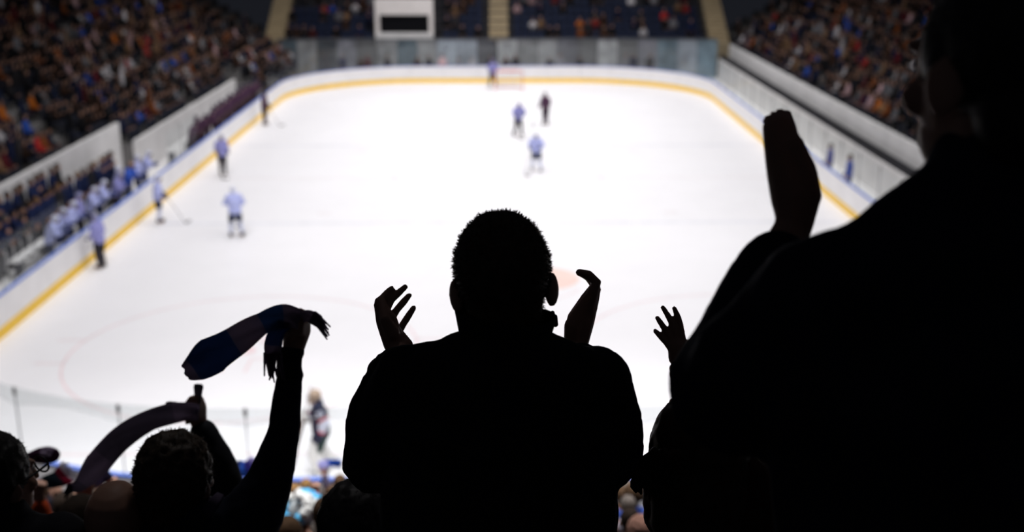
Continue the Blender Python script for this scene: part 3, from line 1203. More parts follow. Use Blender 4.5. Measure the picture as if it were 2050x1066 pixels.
def player(loc, rz, style, team, label, group=None, stick=True, cat='hockey player'):
    t = thing('hockey_player', label, cat, loc, rz, group)
    parts = SK[style][1]
    cols = TEAMS[team]
    for k_, me in parts.items():
        if me is None or (k_ == 'stick' and not stick) or k_[:5] == 'blade':
            continue
        base = k_.rstrip('LR') if k_[-1] in 'LR' else k_
        o = ob('hockey_stick' if k_ == 'stick' else base, me, None, t, cols.get(base))
        if base == 'skate':
            ob('skate_blade', parts['blade' + k_[-1]], None, o)
    return t


def gp(px, py):
    return G(px, py, 0)


player(gp(474, 474), math.radians(20), 'skate', 'pale', 'skater in pale blue jersey and navy pants on open ice left of centre')
player(gp(320, 446), math.radians(-80), 'stand', 'pale', 'skater in pale jersey standing by the left boards at the yellow kick plate')
player(gp(447, 350), math.radians(-150), 'stand', 'lav', 'lavender shirted skater with dark legs near the left boards')
player(V((-12.95, gp(160, 532).y - 0.3, 0)), math.radians(70), 'stand', 'lav', 'nearest skater at the left boards in lavender jersey, beside the bench')
player(gp(1074, 343), math.radians(170), 'skate', 'pale', 'pale blue skater nearest of the three grouped near the far zone')
player(gp(1037, 272), math.radians(-160), 'skate', 'lav', 'skater in lavender top and dark legs left in the group of three')
player(gp(1092, 250), math.radians(150), 'stand', 'dark', 'skater in dark jersey right in the group of three')
player(gp(531, 250), math.radians(-100), 'stand', 'dark', 'dark skater standing against the left boards by the far bench')
player(gp(987, 172), math.radians(180), 'skate', 'lav', 'far goalkeeper in lavender in front of the far goal')

# far goal with red pipes
goal = thing('hockey_goal', 'red piped goal net at the far end of the ice', 'goal', (0.75, FAR_GOAL_Y, 0))
M_PIPE = mat('goal_pipe_red', (0.65, 0.08, 0.05), 0.4, 0.05)
M_NET = mat('goal_net_white', (0.75, 0.72, 0.72), 0.8, 0.05)
mb = MB()
mb.tube([(-0.92, 0, 0), (-0.92, 0, 1.22), (0.92, 0, 1.22), (0.92, 0, 0)], [0.03] * 4, seg=8)
ob('goal_frame', mb, M_PIPE, goal)
mb = MB()
mb.tube([(-0.92, 0, 0.02), (-0.7, 1.05, 0.02), (0.7, 1.05, 0.02), (0.92, 0, 0.02)], [0.03] * 4, seg=8)
mb.tube([(-0.92, 0, 1.2), (-0.6, 0.5, 1.2), (0.6, 0.5, 1.2), (0.92, 0, 1.2)], [0.02] * 4, seg=6)
ob('base_frame', mb, M_PIPE, goal)
mb = MB()
for i in range(15):
    x = -0.7 + 1.4 * i / 14
    mb.tube([(x * 0.85, 0.5, 1.2), (x, 1.05, 0.03)], [0.006] * 2, seg=4)
    z = 0.06 + 1.1 * i / 14
    yb = 1.05 - 0.55 * (z / 1.2)
    mb.tube([(-0.9, 0.02, z), (-0.66, yb, z), (0.66, yb, z), (0.9, 0.02, z)], [0.006] * 4, seg=4)
ob('net', mb, M_NET, goal)

# benches on the left: the floor, the bench seat, players leaning over the boards and staff behind
rb = random.Random(5)
for y0, y1, team, nm in ((34.6, 46.4, 'pale', 'near'), (52.4, 68.2, 'dark', 'far')):
    be = thing('team_bench', {'near': 'long bench behind the pale blue team at the left boards', 'far': 'long bench behind the dark team at the left boards'}[nm], 'bench', (-15.18, (y0 + y1) / 2, 0))
    b1 = MB()
    b1.box((0, 0, 0.62), (0.34, y1 - y0, 0.06))
    ob('bench_seat', b1, M_WALL, be)
    for i in range(6):
        b1 = MB()
        b1.box((0, -(y1 - y0) / 2 + 0.4 + i * (y1 - y0 - 0.8) / 5, 0.295), (0.28, 0.08, 0.6))
        ob('bench_leg', b1, M_POST, be)
    n = 11 if nm == 'near' else 15
    for i in range(n):
        y = y0 + 0.6 + (y1 - y0 - 1.2) * i / (n - 1) + rb.uniform(-0.15, 0.15)
        tm = team if (nm == 'far' or i != 8) else 'blue'
        if nm == 'near' and rb.random() < 0.3:
            tm = 'lav'
        lab = {'pale': 'pale jersey player leaning over the left boards at the near bench', 'lav': 'lavender jersey player leaning over the left boards at the near bench', 'blue': 'bright blue jersey player at the near bench', 'dark': 'dark jersey player leaning over the boards at the far bench'}[tm]
        player((-14.25 + rb.uniform(-0.12, 0.05), y, 0.2), -math.pi / 2 + rb.uniform(-0.35, 0.35), rb.choice(('lean', 'stand')), tm, lab, 'players at the %s bench' % nm, stick=False)
mb = MB()
mb.box((-14.3, 51.4, 0.1), (1.4, 34.5, 0.2))
struct('floor_bench', mb, M_WALL, 'raised bench floor behind the left boards', 'floor')
# staff in dark coats standing on the step behind the near bench
mb = MB()
mb.box((-15.72, 40.3, 0.05), (0.56, 15, 0.1))
mb.box((-16.27, 40.3, 0.25), (0.54, 15, 0.5))
struct('floor_bench_step', mb, M_WALL, 'raised step behind the near bench', 'step')


def std_person(name, J, jacket_puff=1.0, vox=0.014, hair='short', hem=0.05):
    """meshes of a clothed standing person with feet at origin, for copying"""
    out = {}
    mb = MB()
    body_prims(mb, J, seg=10)
    out['body'] = union(mb, 'body', vox * 0.6, 2)
    out['body'].materials.append(M_SKIN)
    mb = MB()
    jacket_prims(mb, J, jacket_puff, hem)
    out['jacket'] = union(mb, 'jacket', vox, 3, 0.012, 0.09)
    out['jacket'].materials.append(M_TINT)
    mb = MB()
    trouser_prims(mb, J)
    out['trousers'] = union(mb, 'trousers', vox * 1.3, 2)
    out['trousers'].materials.append(M_TROUSER)
    for t in 'LR':
        out['shoe' + t] = shoe(J, t)
        out['shoe' + t].materials.append(M_SHOE)
    out['hair'] = hair_cap(J, 1.0, hair)
    out['hair'].materials.append(M_TINT)
    return out


def pose_joints(pose, H=1.74):
    J = std_joints(H)
    if pose == 'clap':
        for t, s in (('L', -1), ('R', 1)):
            J['el' + t] = J['sh' + t] + V((0.10 * s, 0.14, -0.22))
            J['wr' + t] = J['el' + t] + V((-0.17 * s, 0.16, 0.13))
            J['hd' + t] = V((-0.15 * s, 0.45, 0.85)); J['hn' + t] = V((-s, 0, 0)); J['ht' + t] = V((0, -0.8, 0.4))
    elif pose == 'up':
        for t, s in (('L', -1), ('R', 1)):
            J['el' + t] = J['sh' + t] + V((0.12 * s, 0.12, 0.22))
            J['wr' + t] = J['el' + t] + V((-0.06 * s, 0.06, 0.24))
            J['hd' + t] = V((0.0, 0.1, 1)); J['hn' + t] = V((0, 1, 0)); J['ht' + t] = V((-s, 0, 0)); J['hs' + t] = 0.2
    elif pose == 'one':
        J['elR'] = J['shR'] + V((0.09, 0.12, 0.24)); J['wrR'] = J['elR'] + V((-0.03, 0.04, 0.25))
        J['hdR'] = V((0, 0.1, 1)); J['hnR'] = V((0, 1, 0)); J['htR'] = V((-1, 0, 0)); J['hcR'] = (1.2, 1.4, 0.9)
    elif pose == 'stand':
        J['wrL'] += V((0.02, 0.05, 0)); J['wrR'] += V((-0.02, 0.05, 0))
    return J


PROTO = {}
for ps, hr in (('clap', 'short'), ('up', 'mid'), ('one', 'short'), ('stand', 'mid')):
    PROTO[ps] = (pose_joints(ps), std_person(ps, pose_joints(ps), 1.0, 0.014, hr))
HAIRS = [(0.02, 0.013, 0.009), (0.05, 0.028, 0.014), (0.012, 0.010, 0.010), (0.16, 0.09, 0.035), (0.10, 0.085, 0.075)]


def fan(loc, rz, pose, col, hair, label, group=None, name='person', cat='person', H=1.0, skip=()):
    t = thing(name, label, cat, loc, rz, group)
    t.scale = (H, H, H)
    for k_, me in PROTO[pose][1].items():
        if k_ in skip:
            continue
        base = 'shoe' if k_[:4] == 'shoe' else k_
        ob(base, me, None, t, col if base == 'jacket' else hair if base == 'hair' else None)
    return t


for i in range(40):
    y = 33.6 + 0.66 * (i // 2) + rb.uniform(-0.1, 0.1)
    if i % 2 and y > 42:
        continue
    fan(((-15.72, -16.28)[i % 2] + rb.uniform(-0.04, 0.04), y + 0.3 * (i % 2), (0.1, 0.5)[i % 2]), -math.pi / 2 + rb.uniform(-0.5, 0.5), rb.choice(('stand', 'stand', 'clap')), (0.014, 0.022, 0.07) if i % 5 else (0.02, 0.02, 0.025), rb.choice(HAIRS),
        'team staff member in %s jacket in the %s line behind the near bench' % ('navy' if i % 5 else 'black', ('front', 'back')[i % 2]), 'staff behind the near bench', H=1.02)
# officials at the right boards
fan((14.3, 45.6, 0.0), math.pi / 2, 'stand', (0.03, 0.07, 0.38), HAIRS[1], 'official in blue jacket standing behind the right boards', H=1.02)
fan((14.35, 48.6, 0.0), math.pi / 2, 'stand', (0.05, 0.06, 0.30), HAIRS[0], 'timekeeper in indigo jacket behind the right boards', H=0.95)

# ------------------------------------------------------------------ the goalkeeper behind the near goal line
J = std_joints(1.80, 0.10)
J = {k_: (v + V((0, 0, 0.01)) if k_ not in ('R', 'F', 'U', 'hR', 'hF', 'hU') else v) for k_, v in J.items()}
J['knL'] += V((-0.06, 0.10, -0.02)); J['anL'] += V((-0.10, 0.02, 0)); J['knR'] += V((0.06, 0.0, 0)); J['anR'] += V((0.10, -0.20, 0.0))
J['elL'] = J['shL'] + V((-0.13, -0.12, -0.25)); J['wrL'] = J['elL'] + V((0.0, 0.10, -0.24))
J['elR'] = J['shR'] + V((0.13, -0.02, -0.25)); J['wrR'] = J['elR'] + V((-0.05, 0.24, -0.08))
gloc = gp(647, 944)
gk = thing('goalkeeper', 'goalkeeper in navy jersey with white leg pads on the near ice', 'hockey player', gloc, math.radians(100))
M_NAVYJ = mat('goalie_jersey_navy', (0.014, 0.018, 0.045), 0.8, 0.2, 12)
M_PADW = mat('goalie_pad_white', (0.72, 0.71, 0.70), 0.55, 0.10, 6)
M_REDTRIM = mat('goalie_trim_red', (0.48, 0.02, 0.035), 0.6, 0.1)
M_SLEEVEW = mat('goalie_sleeve_white', (0.62, 0.65, 0.78), 0.7, 0.08)
M_GREEN = mat('goalie_pants_green', (0.012, 0.045, 0.035), 0.8, 0.2)
M_MASK = mat('goalie_mask_paint', (0.42, 0.32, 0.24), 0.4, 0.6, 22)
mb = MB(); body_prims(mb, J)
ob('body', union(mb, 'body', 0.012, 2), M_SKIN, gk)
mb = MB(); jacket_prims(mb, J, 1.35, 0.0, sleeves=False, sh_r=0.12)
for t in 'LR':
    mb.tube([J['sh' + t], J['sh' + t].lerp(J['el' + t], 0.75)], [0.12, 0.105], seg=14)
ob('jersey', union(mb, 'jersey', 0.014, 3, 0.02, 0.1), M_NAVYJ, gk)
for t in 'LR':
    mb = MB()
    a = J['sh' + t].lerp(J['el' + t], 0.82)
    mb.tube([a, J['el' + t], J['el' + t].lerp(J['wr' + t], 0.75)], [0.108, 0.108, 0.085], seg=16)
    sl = ob('sleeve', union(mb, 'sleeve', 0.014, 2), M_SLEEVEW, gk)
    mb = MB()
    d = (J['el' + t] - J['sh' + t]).normalized()
    b = J['sh' + t].lerp(J['el' + t], 0.70)
    mb.tube([b, b + d * 0.04], [0.118, 0.118], seg=20, caps='flat')
    ob('sleeve_stripe', mb.mesh('sleeve_stripe', True), M_REDTRIM, sl)
    mb = MB()
    b = J['el' + t].lerp(J['wr' + t], 0.70)
    d = (J['wr' + t] - J['el' + t]).normalized()
    mb.tube([b, b + d * 0.035], [0.095, 0.092], seg=20, caps='flat')
    ob('cuff_stripe', mb.mesh('cuff_stripe', True), M_REDTRIM, sl)
mb = MB()
mb.tube([J['pelvis'] + J['U'] * 0.04, J['pelvis'] - J['U'] * 0.1], [(0.23, 0.19), (0.23, 0.19)], side=J['R'], seg=16)
for t in 'LR':
    mb.tube([J['hip' + t], J['hip' + t].lerp(J['kn' + t], 0.75)], [0.15, 0.13], seg=14)
ob('hockey_pants', union(mb, 'hockey_pants', 0.016, 2), M_GREEN, gk)
for t in 'LR':
    kn, an = J['kn' + t], J['an' + t]
    mb = MB()
    f = J['F'] * 0.05
    mb.tube([kn + J['U'] * 0.27 + f * 0.8, kn + J['U'] * 0.10 + f * 1.2, kn + f * 1.35, kn.lerp(an, 0.5) + f, an + f * 0.9 + J['U'] * 0.02, an + f * 1.9 - J['U'] * 0.03],
            [(0.14, 0.09), (0.16, 0.115), (0.16, 0.125), (0.155, 0.12), (0.145, 0.11), (0.13, 0.075)], side=J['R'], seg=14)
    for q in (0.12, 0.3, 0.48, 0.66, 0.84):
        c_ = kn.lerp(an, q)
        mb.tube([c_ - J['R'] * 0.13 + f * 1.9, c_ + J['R'] * 0.13 + f * 1.9], [0.035, 0.035], seg=8)
    lp = ob('leg_pad', union(mb, 'leg_pad', 0.014, 2), M_PADW, gk)
    mb = MB()
    mb.tube([kn - J['F'] * 0.02, kn.lerp(an, 0.5) - J['F'] * 0.02, an], [0.085, 0.085, 0.06], seg=12)
    ob('sock', mb.mesh('sock', True), M_PADW, gk)
    mb = MB()
    mb.tube([an - J['F'] * 0.07, an + J['F'] * 0.16 - J['U'] * 0.01], [0.05, 0.045], seg=10)
    mb.tube([an + J['U'] * 0.06, an], [0.06, 0.055], seg=10)
    sk = ob('skate', union(mb, 'skate', 0.012, 1), M_SHOE, gk)
    mb = MB()
    mb.box(an + J['F'] * 0.04 - J['U'] * 0.085, (0.012, 0.30, 0.03))
    mb.box(an + J['F'] * 0.04 - J['U'] * 0.06, (0.035, 0.28, 0.03))
    ob('skate_blade', mb, M_STEEL, sk)
# blocker and catching glove
mb = MB()
mb.box(J['wrR'] + V((0.05, 0.09, -0.02)), (0.06, 0.36, 0.22), Matrix.Rotation(0.4, 3, 'X'))
mb.tube([J['wrR'] - V((0, 0.05, 0)), J['wrR'] + V((0, 0.12, -0.02))], [0.07, 0.06], seg=10)
ob('blocker', union(mb, 'blocker', 0.014, 2), M_PADW, gk)
mb = MB()
mb.tube([J['wrL'] + V((0, 0, 0.08)), J['wrL'] - V((0, -0.02, 0.03))], [0.075, 0.08], seg=12)
mb.ell(J['wrL'] + V((0.01, 0.06, -0.10)), (0.06, 0.12, 0.12), None, 14, 10)
mb.tube([J['wrL'] + V((0, 0.10, -0.02)), J['wrL'] + V((0.02, 0.17, -0.08))], [0.04, 0.03], seg=8)
ob('catching_glove', union(mb, 'catching_glove', 0.014, 2), M_NAVYJ, gk)
# mask
R_ = head_rot(J)
c = J['head']
mb = MB()
mb.ell(c + R_ @ V((0, -0.01, 0.025)), (0.115, 0.135, 0.13), R_, 18, 12)
mb.ell(c + R_ @ V((0, 0.06, -0.08)), (0.085, 0.085, 0.07), R_, 14, 10)
mask = ob('mask', union(mb, 'mask', 0.012, 1), M_MASK, gk)
mb = MB()
for i in range(5):
    x = -0.06 + 0.03 * i
    mb.tube([c + R_ @ V((x, 0.125, 0.045)), c + R_ @ V((x, 0.160, -0.01)), c + R_ @ V((x, 0.150, -0.07))], [0.005] * 3, seg=5)
for z in (0.045, 0.01, -0.03, -0.07):
    mb.tube([c + R_ @ V((-0.08, 0.105, z)), c + R_ @ V((0, 0.158, z)), c + R_ @ V((0.08, 0.105, z))], [0.005] * 3, seg=5)
ob('cage', mb.mesh('cage', True), M_STEEL, mask)
mb = MB()
mb.tube([c + R_ @ V((-0.09, 0.03, -0.12)), c + R_ @ V((0, 0.12, -0.15)), c + R_ @ V((0.09, 0.03, -0.12))], [0.02] * 3, seg=6)
ob('throat_guard', mb.mesh('throat_guard', True), mat('throat_guard_pale', (0.6, 0.45, 0.42), 0.5), mask)
# stick held low in front, butt end rising behind the shoulder
mb = MB()
hp = J['wrR'] + V((0, 0.08, -0.05))
heel = V((0.30, 0.62, 0.05))
top = hp + (hp - heel).normalized() * 0.72
mb.tube([top, hp], [(0.016, 0.013), (0.016, 0.013)], seg=6)
mb.tube([hp, heel], [(0.045, 0.013), (0.045, 0.013)], side=(0.6, 0.8, 0), seg=6)
mb.tube([heel, heel + V((-0.05, 0.22, 0)), heel + V((-0.05, 0.36, 0.03))], [(0.012, 0.05), (0.012, 0.055), (0.012, 0.045)], side=(1, 0, 0), seg=6)
ob('goalie_stick', mb.mesh('goalie_stick', True), mat('stick_dark_wood', (0.10, 0.05, 0.03), 0.5), gk)


def text_mesh(txt, size, depth=0.003):
    cu = bpy.data.curves.new('lettering', 'FONT')
    cu.body = txt
    cu.size = size
    cu.extrude = depth
    cu.align_x = 'CENTER'
    cu.align_y = 'CENTER'
    cu.offset = 0.006
    o = bpy.data.objects.new('tmp_text', cu)
    C.objects.link(o)
    dg = bpy.context.evaluated_depsgraph_get()
    me = bpy.data.meshes.new_from_object(o.evaluated_get(dg))
    bpy.data.objects.remove(o)
    return me


# sleeve number and shoulder crest on the arm turned to the stands
me = text_mesh('32', 0.15)
mid = J['shL'].lerp(J['el' + 'L'], 0.38)
ax = (J['shL'] - J['elL']).normalized()
out_ = V((-1, -0.05, 0.1))
out_ = (out_ - ax * out_.dot(ax)).normalized()
xr = ax.cross(out_)
Mx = Matrix((xr, ax, out_)).transposed().to_4x4()
# bend the digits round the sleeve
for v in me.vertices:
    a = v.co.x / 0.123
    p = xr * math.sin(a) * (0.126 + v.co.z) + out_ * math.cos(a) * (0.126 + v.co.z) + ax * v.co.y
    v.co = mid + p
me.materials.clear()
ob('sleeve_number', me, M_SLEEVEW, gk)
# ------------------------------------------------------------------ the people in front of the camera
def fg_person(label, head_c, height, floor_z, head_up=V((0, 0, 1)), head_fwd=V((0, 1, 0)), yaw=0.0, cat='person'):
    """joints of a standing person whose head centre is head_c"""
    k = height / 1.76
    J = std_joints(height)
    off = V((head_c.x, head_c.y, floor_z)) - V((J['head'].x, J['head'].y, 0))
    J = moved(J, (0, 0, 0), yaw)
    for n in J:
        if n not in ('R', 'F', 'U', 'hR', 'hF', 'hU'):
            J[n] = J[n] + off
    J['head'] = head_c.copy()
    J['hU'] = head_up
    J['hF'] = head_fwd
    base = V((head_c.x, head_c.y, floor_z))
    t = thing('person', label, cat, base)
    return J, t, base


def put(t, base, name, me, m_, parent=None, color=None):
    localize(me, base)
    return ob(name, me, m_, parent or t, color)


def dress(J, t, base, jac, puff=1.0, hem=0.08, vox=0.010, disp=0.012, cuff=0.92, sh_r=0.078, extra=None, legs_m=None, smooth=4, yoke=True, sl=1.0):
    mb = MB()
    jacket_prims(mb, J, puff, hem, cuff=cuff, sh_r=sh_r, yoke=yoke, sl=sl)
    if extra:
        extra(mb)
    j = put(t, base, 'jacket', union(mb, 'jacket', vox, smooth, disp, 0.07), jac)
    mb = MB()
    trouser_prims(mb, J)
    put(t, base, 'trousers', union(mb, 'trousers', 0.016, 3), legs_m or M_TROUSER)
    for s_ in 'LR':
        put(t, base, 'shoe', shoe(J, s_), M_SHOE)
    return j


def add_eyes(J, t, base, s=1.0):
    for sx in (-1, 1):
        mb = MB()
        R_ = head_rot(J)
        mb.ell(J['head'] + R_ @ (V((0.031 * sx, 0.081, 0.008)) * s), (0.012, 0.012, 0.010), R_, 10, 8)
        put(t, base, 'eye', mb.mesh('eye', True), M_WHITE)


M_HAIR_BROWN = mat('hair_brown', (0.055, 0.035, 0.020), 0.6, 0.4, 70.0, 0.3)
M_HAIR_BLACK = mat('hair_black', (0.018, 0.014, 0.013), 0.5, 0.4, 70.0, 0.35)
M_BROWN_COAT = mat('coat_brown', (0.05, 0.022, 0.014), 0.85, 0.25, 8.0, 0.1, 0.4)
rf = random.Random(21)

# ---- 1. the clapping man in the middle
D = 1.95
hc = P(1008, 571, D)
roll = math.radians(4.0)
J, man, base = fg_person('man in black stand-up collar jacket clapping, centre, seen from behind', hc, 1.86, 8.62, V((-math.sin(roll), 0.06, math.cos(roll))), V((0.0, 1, -0.08)))
J['neck'] = P(1012, 655, 1.94)
J['chest'] = P(1010, 830, 1.99); J['waist'] = P(1003, 1040, 2.06)
J['pelvis'] = J['waist'] + V((0, 0.0, -0.16))
J['shL'] = P(826, 765, 1.97); J['shR'] = P(1186, 762, 1.97)
J['elL'] = P(752, 925, 2.16); J['elR'] = P(1226, 905, 2.16)
J['wrL'] = P(800, 708, 2.40); J['wrR'] = P(1155, 705, 2.40)
dz = J['pelvis'].z - (J['hipL'].z + 0.02)
for n in ('hipL', 'hipR'):
    J[n] = V((J['pelvis'].x + (-0.09 if n == 'hipL' else 0.09), J['pelvis'].y, J['pelvis'].z - 0.02))
mb = MB()
J2 = dict(J)
J2['shL'] = J['shL'] + V((0.03, 0.01, -0.035)); J2['shR'] = J['shR'] + V((-0.03, 0.01, -0.035))
body_prims(mb, J2, fat=0.95, head_s=0.98, hands=None, ear=1.07, slim=0.75)
Z = 2.42
# left hand: four bent fingers, palm turned to the right
fl = [[P(758, 604, Z), P(766, 597, Z + .01), P(775, 587, Z + .02), P(784, 578, Z + .025)],
      [P(771, 625, Z + .01), P(784, 600, Z + .02), P(798, 587, Z + .03), P(811, 575, Z + .035)],
      [P(784, 636, Z + .02), P(795, 620, Z + .03), P(808, 605, Z + .04), P(819, 592, Z + .045)],
      [P(798, 664, Z + .03), P(808, 648, Z + .04), P(817, 634, Z + .045), P(828, 617, Z + .05)]]
hand_chain(mb, P(799, 700, Z), 0.024, fl, None, [([P(760, 612, Z), P(773, 640, Z), P(790, 690, Z)], [0.013, 0.023, 0.024]), ([P(800, 668, Z + .02), P(812, 692, Z)], [0.010, 0.017])], fr=0.0082, mr=0.0095)
mb.tube([P(764, 606, Z), P(770, 640, Z - .03), P(786, 668, Z - 0.02)], [0.010, 0.012, 0.016], seg=8)   # thumb folded along the near edge
# right hand: edge on, fingers curling over to the left
fr_ = []
for i in range(4):
    o_ = i * 0.024 - 0.02
    j = i * 1.2
    fr_.append([P(1187 + j, 584 + j, Z + o_), P(1195 - j, 566 + 2 * j, Z + o_ + .005), P(1178 + j, 551 + 2 * j, Z + o_ + .01), P(1160 + 4 * j, 546 + 2 * j, Z + o_ + .012)])
hand_chain(mb, P(1155, 695, Z), 0.028, fr_, None,
           [([P(1152, 690, Z), P(1163, 640, Z), P(1181, 600, Z), P(1190, 580, Z)], [0.027, 0.030, 0.0205, 0.0145]),
            ([P(1148, 685, Z - .01), P(1147, 652, Z - .02), P(1160, 624, Z - .02), P(1176, 600, Z - 0.02)], [0.021, 0.019, 0.0145, 0.0105])], fr=0.0108, mr=0.0125)
put(man, base, 'body', union(mb, 'body', 0.0038, 1), M_SKIN)
add_eyes(J, man, base)


def man_extra(mb):
    # cloth bunching over the shoulders, elbows pushed out, cuffs behind the shoulder line
    mb.tube([P(880, 765, 1.94), P(1010, 762, 1.92), P(1140, 765, 1.94)], [0.068, 0.072, 0.068], seg=16)
    mb.tube([P(1010, 760, 1.94), P(1010, 900, 2.0)], [(0.16, 0.10), (0.19, 0.13)], side=(1, 0, 0), seg=20)
    mb.tube([P(822, 765, 1.98), P(775, 850, 2.05)], [0.066, 0.062], seg=14)
    mb.tube([P(1190, 765, 1.98), P(1215, 850, 2.05)], [0.066, 0.062], seg=14)
    mb.tube([P(775, 735, 2.02), P(735, 830, 2.05), P(722, 935, 2.08), P(738, 960, 2.08)], [0.030, 0.036, 0.036, 0.03], seg=12)
    mb.tube([P(1235, 765, 2.02), P(1252, 830, 2.05), P(1250, 905, 2.08), P(1235, 945, 2.06)], [0.026, 0.031, 0.033, 0.03], seg=12)
    mb.tube([P(765, 745, 2.1), P(794, 726, 2.36)], [0.03, 0.030], seg=12)
    mb.tube([P(1000, 960, 2.03), P(1000, 1250, 2.13)], [(0.212, 0.13), (0.218, 0.14)], side=(1, 0, 0), seg=20)
    mb.tube([P(800, 737, 1.97), P(850, 731, 1.97), P(905, 719, 1.95), P(1010, 712, 1.94), P(1110, 722, 1.95), P(1180, 745, 1.97)], [0.040, 0.040, 0.038, 0.045, 0.035, 0.038], seg=12)
    mb.tube([P(1190, 760, 2.06), P(1160, 722, 2.36)], [0.045, 0.034], seg=12)


jk = dress(J, man, base, M_JACKET, 1.02, 0.1, 0.0085, 0.010, cuff=0.86, sh_r=0.044, extra=man_extra, yoke=False)
# stand-up collar
mb = MB()
cb = P(1012, 690, 1.955)
ct = P(1012, 628, 1.945)
ax = (ct - cb)
hgt = ax.length


def collar_wob(an, h):
    if h < hgt * 0.6:
        return 0
    return 0.008 * math.cos(an - math.pi) + 0.004 * math.sin(3 * an + 1)


mb.lathe(cb, [(0.077, -0.02), (0.079, 0.02), (0.083, hgt * 0.7), (0.086, hgt), (0.080, hgt + 0.003), (0.075, hgt * 0.6), (0.069, -0.02)], ax, V((1, 0, 0)), 48, math.radians(-250), math.radians(70), sy=0.95, wob=collar_wob)
co = put(man, base, 'collar', mb.mesh('collar', True), M_JACKET)
# small zip tabs of the open collar front
for (x, y, r) in ((1098, 630, 0.008), (1106, 627, 0.006), (1112, 634, 0.005), (926, 621, 0.008)):
    mb = MB()
    mb.tube([P(x, y + 16, 2.04), P(x, y, 2.04)], [r, r * 0.7], seg=6)
    put(man, base, 'collar_tab', mb.mesh('collar_tab', True), M_JACKET)
put(man, base, 'hair', hair_cap(J, 0.985, 'short', 9000, rf, 0.0042), M_HAIR_BROWN)

# ---- 2. the big man on the right
D = 1.2
hc = P(2012, 150, D)
J, big, base = fg_person('large man in dark jacket clapping, at the right edge close to the camera', hc, 1.86, 9.13, V((0.02, 0.1, 1)), V((-0.35, 1, -0.1)), 0.05)
J['neck'] = P(2010, 360, 1.22)
J['chest'] = P(2005, 640, 1.30); J['waist'] = P(1990, 1010, 1.38)
J['pelvis'] = J['waist'] + V((0, 0, -0.15))
for n in ('hipL', 'hipR'):
    J[n] = V((J['pelvis'].x + (-0.09 if n == 'hipL' else 0.09), J['pelvis'].y, J['pelvis'].z - 0.02))
J['shL'] = P(1690, 590, 1.28); J['shR'] = P(2330, 590, 1.28)
J['elL'] = P(1452, 800, 1.42); J['elR'] = P(2440, 900, 1.42)
J['wrL'] = P(1580, 470, 1.52); J['wrR'] = P(1960, 760, 1.60)
mb = MB()
body_prims(mb, J, fat=1.1, head_s=1.08, hands=None, ear=1.0)
Z = 1.52
# left hand, flat, fingers together, seen nearly edge on
ff = []
for i in range(4):
    x = 1562 + 9 * i
    o_ = 0.016 * i
    ff.append([P(1572 + 9 * i, 335, Z + o_), P(1562 + 8 * i, 285, Z + o_ + .01), P(1551 + 9 * i, 250, Z + o_ + .02), P(1538 + 12 * i, 240 - 6 * min(i, 2) + 2 * (i == 3), Z + o_ + .03)])
hand_chain(mb, P(1590, 440, Z), 0.030, ff, [P(1625, 395, Z - .02), P(1622, 350, Z - .03), P(1606, 312, Z - 0.03), P(1594, 280, Z - .03)],
           [([P(1592, 450, Z), P(1594, 395, Z), P(1585, 345, Z)], [0.025, 0.035, 0.034]), ([P(1558, 258, Z), P(1570, 300, Z), P(1584, 345, Z)], [0.022, 0.028, 0.034])], fr=0.0115)
hand_prims(mb, J['wrR'], V((-0.3, 0.5, 0.8)), V((-1, 0, 0)), V((0, -0.6, 0.6)))
put(big, base, 'body', union(mb, 'body', 0.0055, 2), M_SKIN)
add_eyes(J, big, base, 1.08)


def big_extra(mb):
    mb.tube([P(1850, 478, 1.25), P(1750, 525, 1.27), P(1670, 575, 1.29)], [0.045, 0.05, 0.055], seg=14)
    mb.tube([P(1610, 640, 1.32), P(1500, 740, 1.38), P(1425, 810, 1.42)], [0.075, 0.075, 0.052], seg=16)
    mb.tube([P(1440, 835, 1.42), P(1520, 845, 1.40)], [0.048, 0.045], seg=14)
    mb.tube([P(1415, 770, 1.44), P(1470, 660, 1.48), P(1515, 585, 1.5), P(1560, 515, 1.51)], [0.052, 0.045, 0.040, 0.030], seg=14)
    mb.tube([P(1498, 545, 1.5), P(1474, 552, 1.5)], [0.012, 0.005], seg=8)
    mb.tube([P(1640, 620, 1.3), P(1600, 560, 1.4)], [0.085, 0.05], seg=14)
    mb.tube([P(1800, 760, 1.3), P(1800, 1200, 1.4)], [(0.15, 0.11), (0.15, 0.12)], side=(1, 0, 0), seg=18)


dress(J, big, base, M_JACKET_NAVY, 1.12, 0.1, 0.011, 0.010, cuff=0.8, sh_r=0.076, extra=big_extra)
put(big, base, 'hair', hair_cap(J, 1.08, 'short', 1500, rf, 0.008), M_HAIR_BLACK)

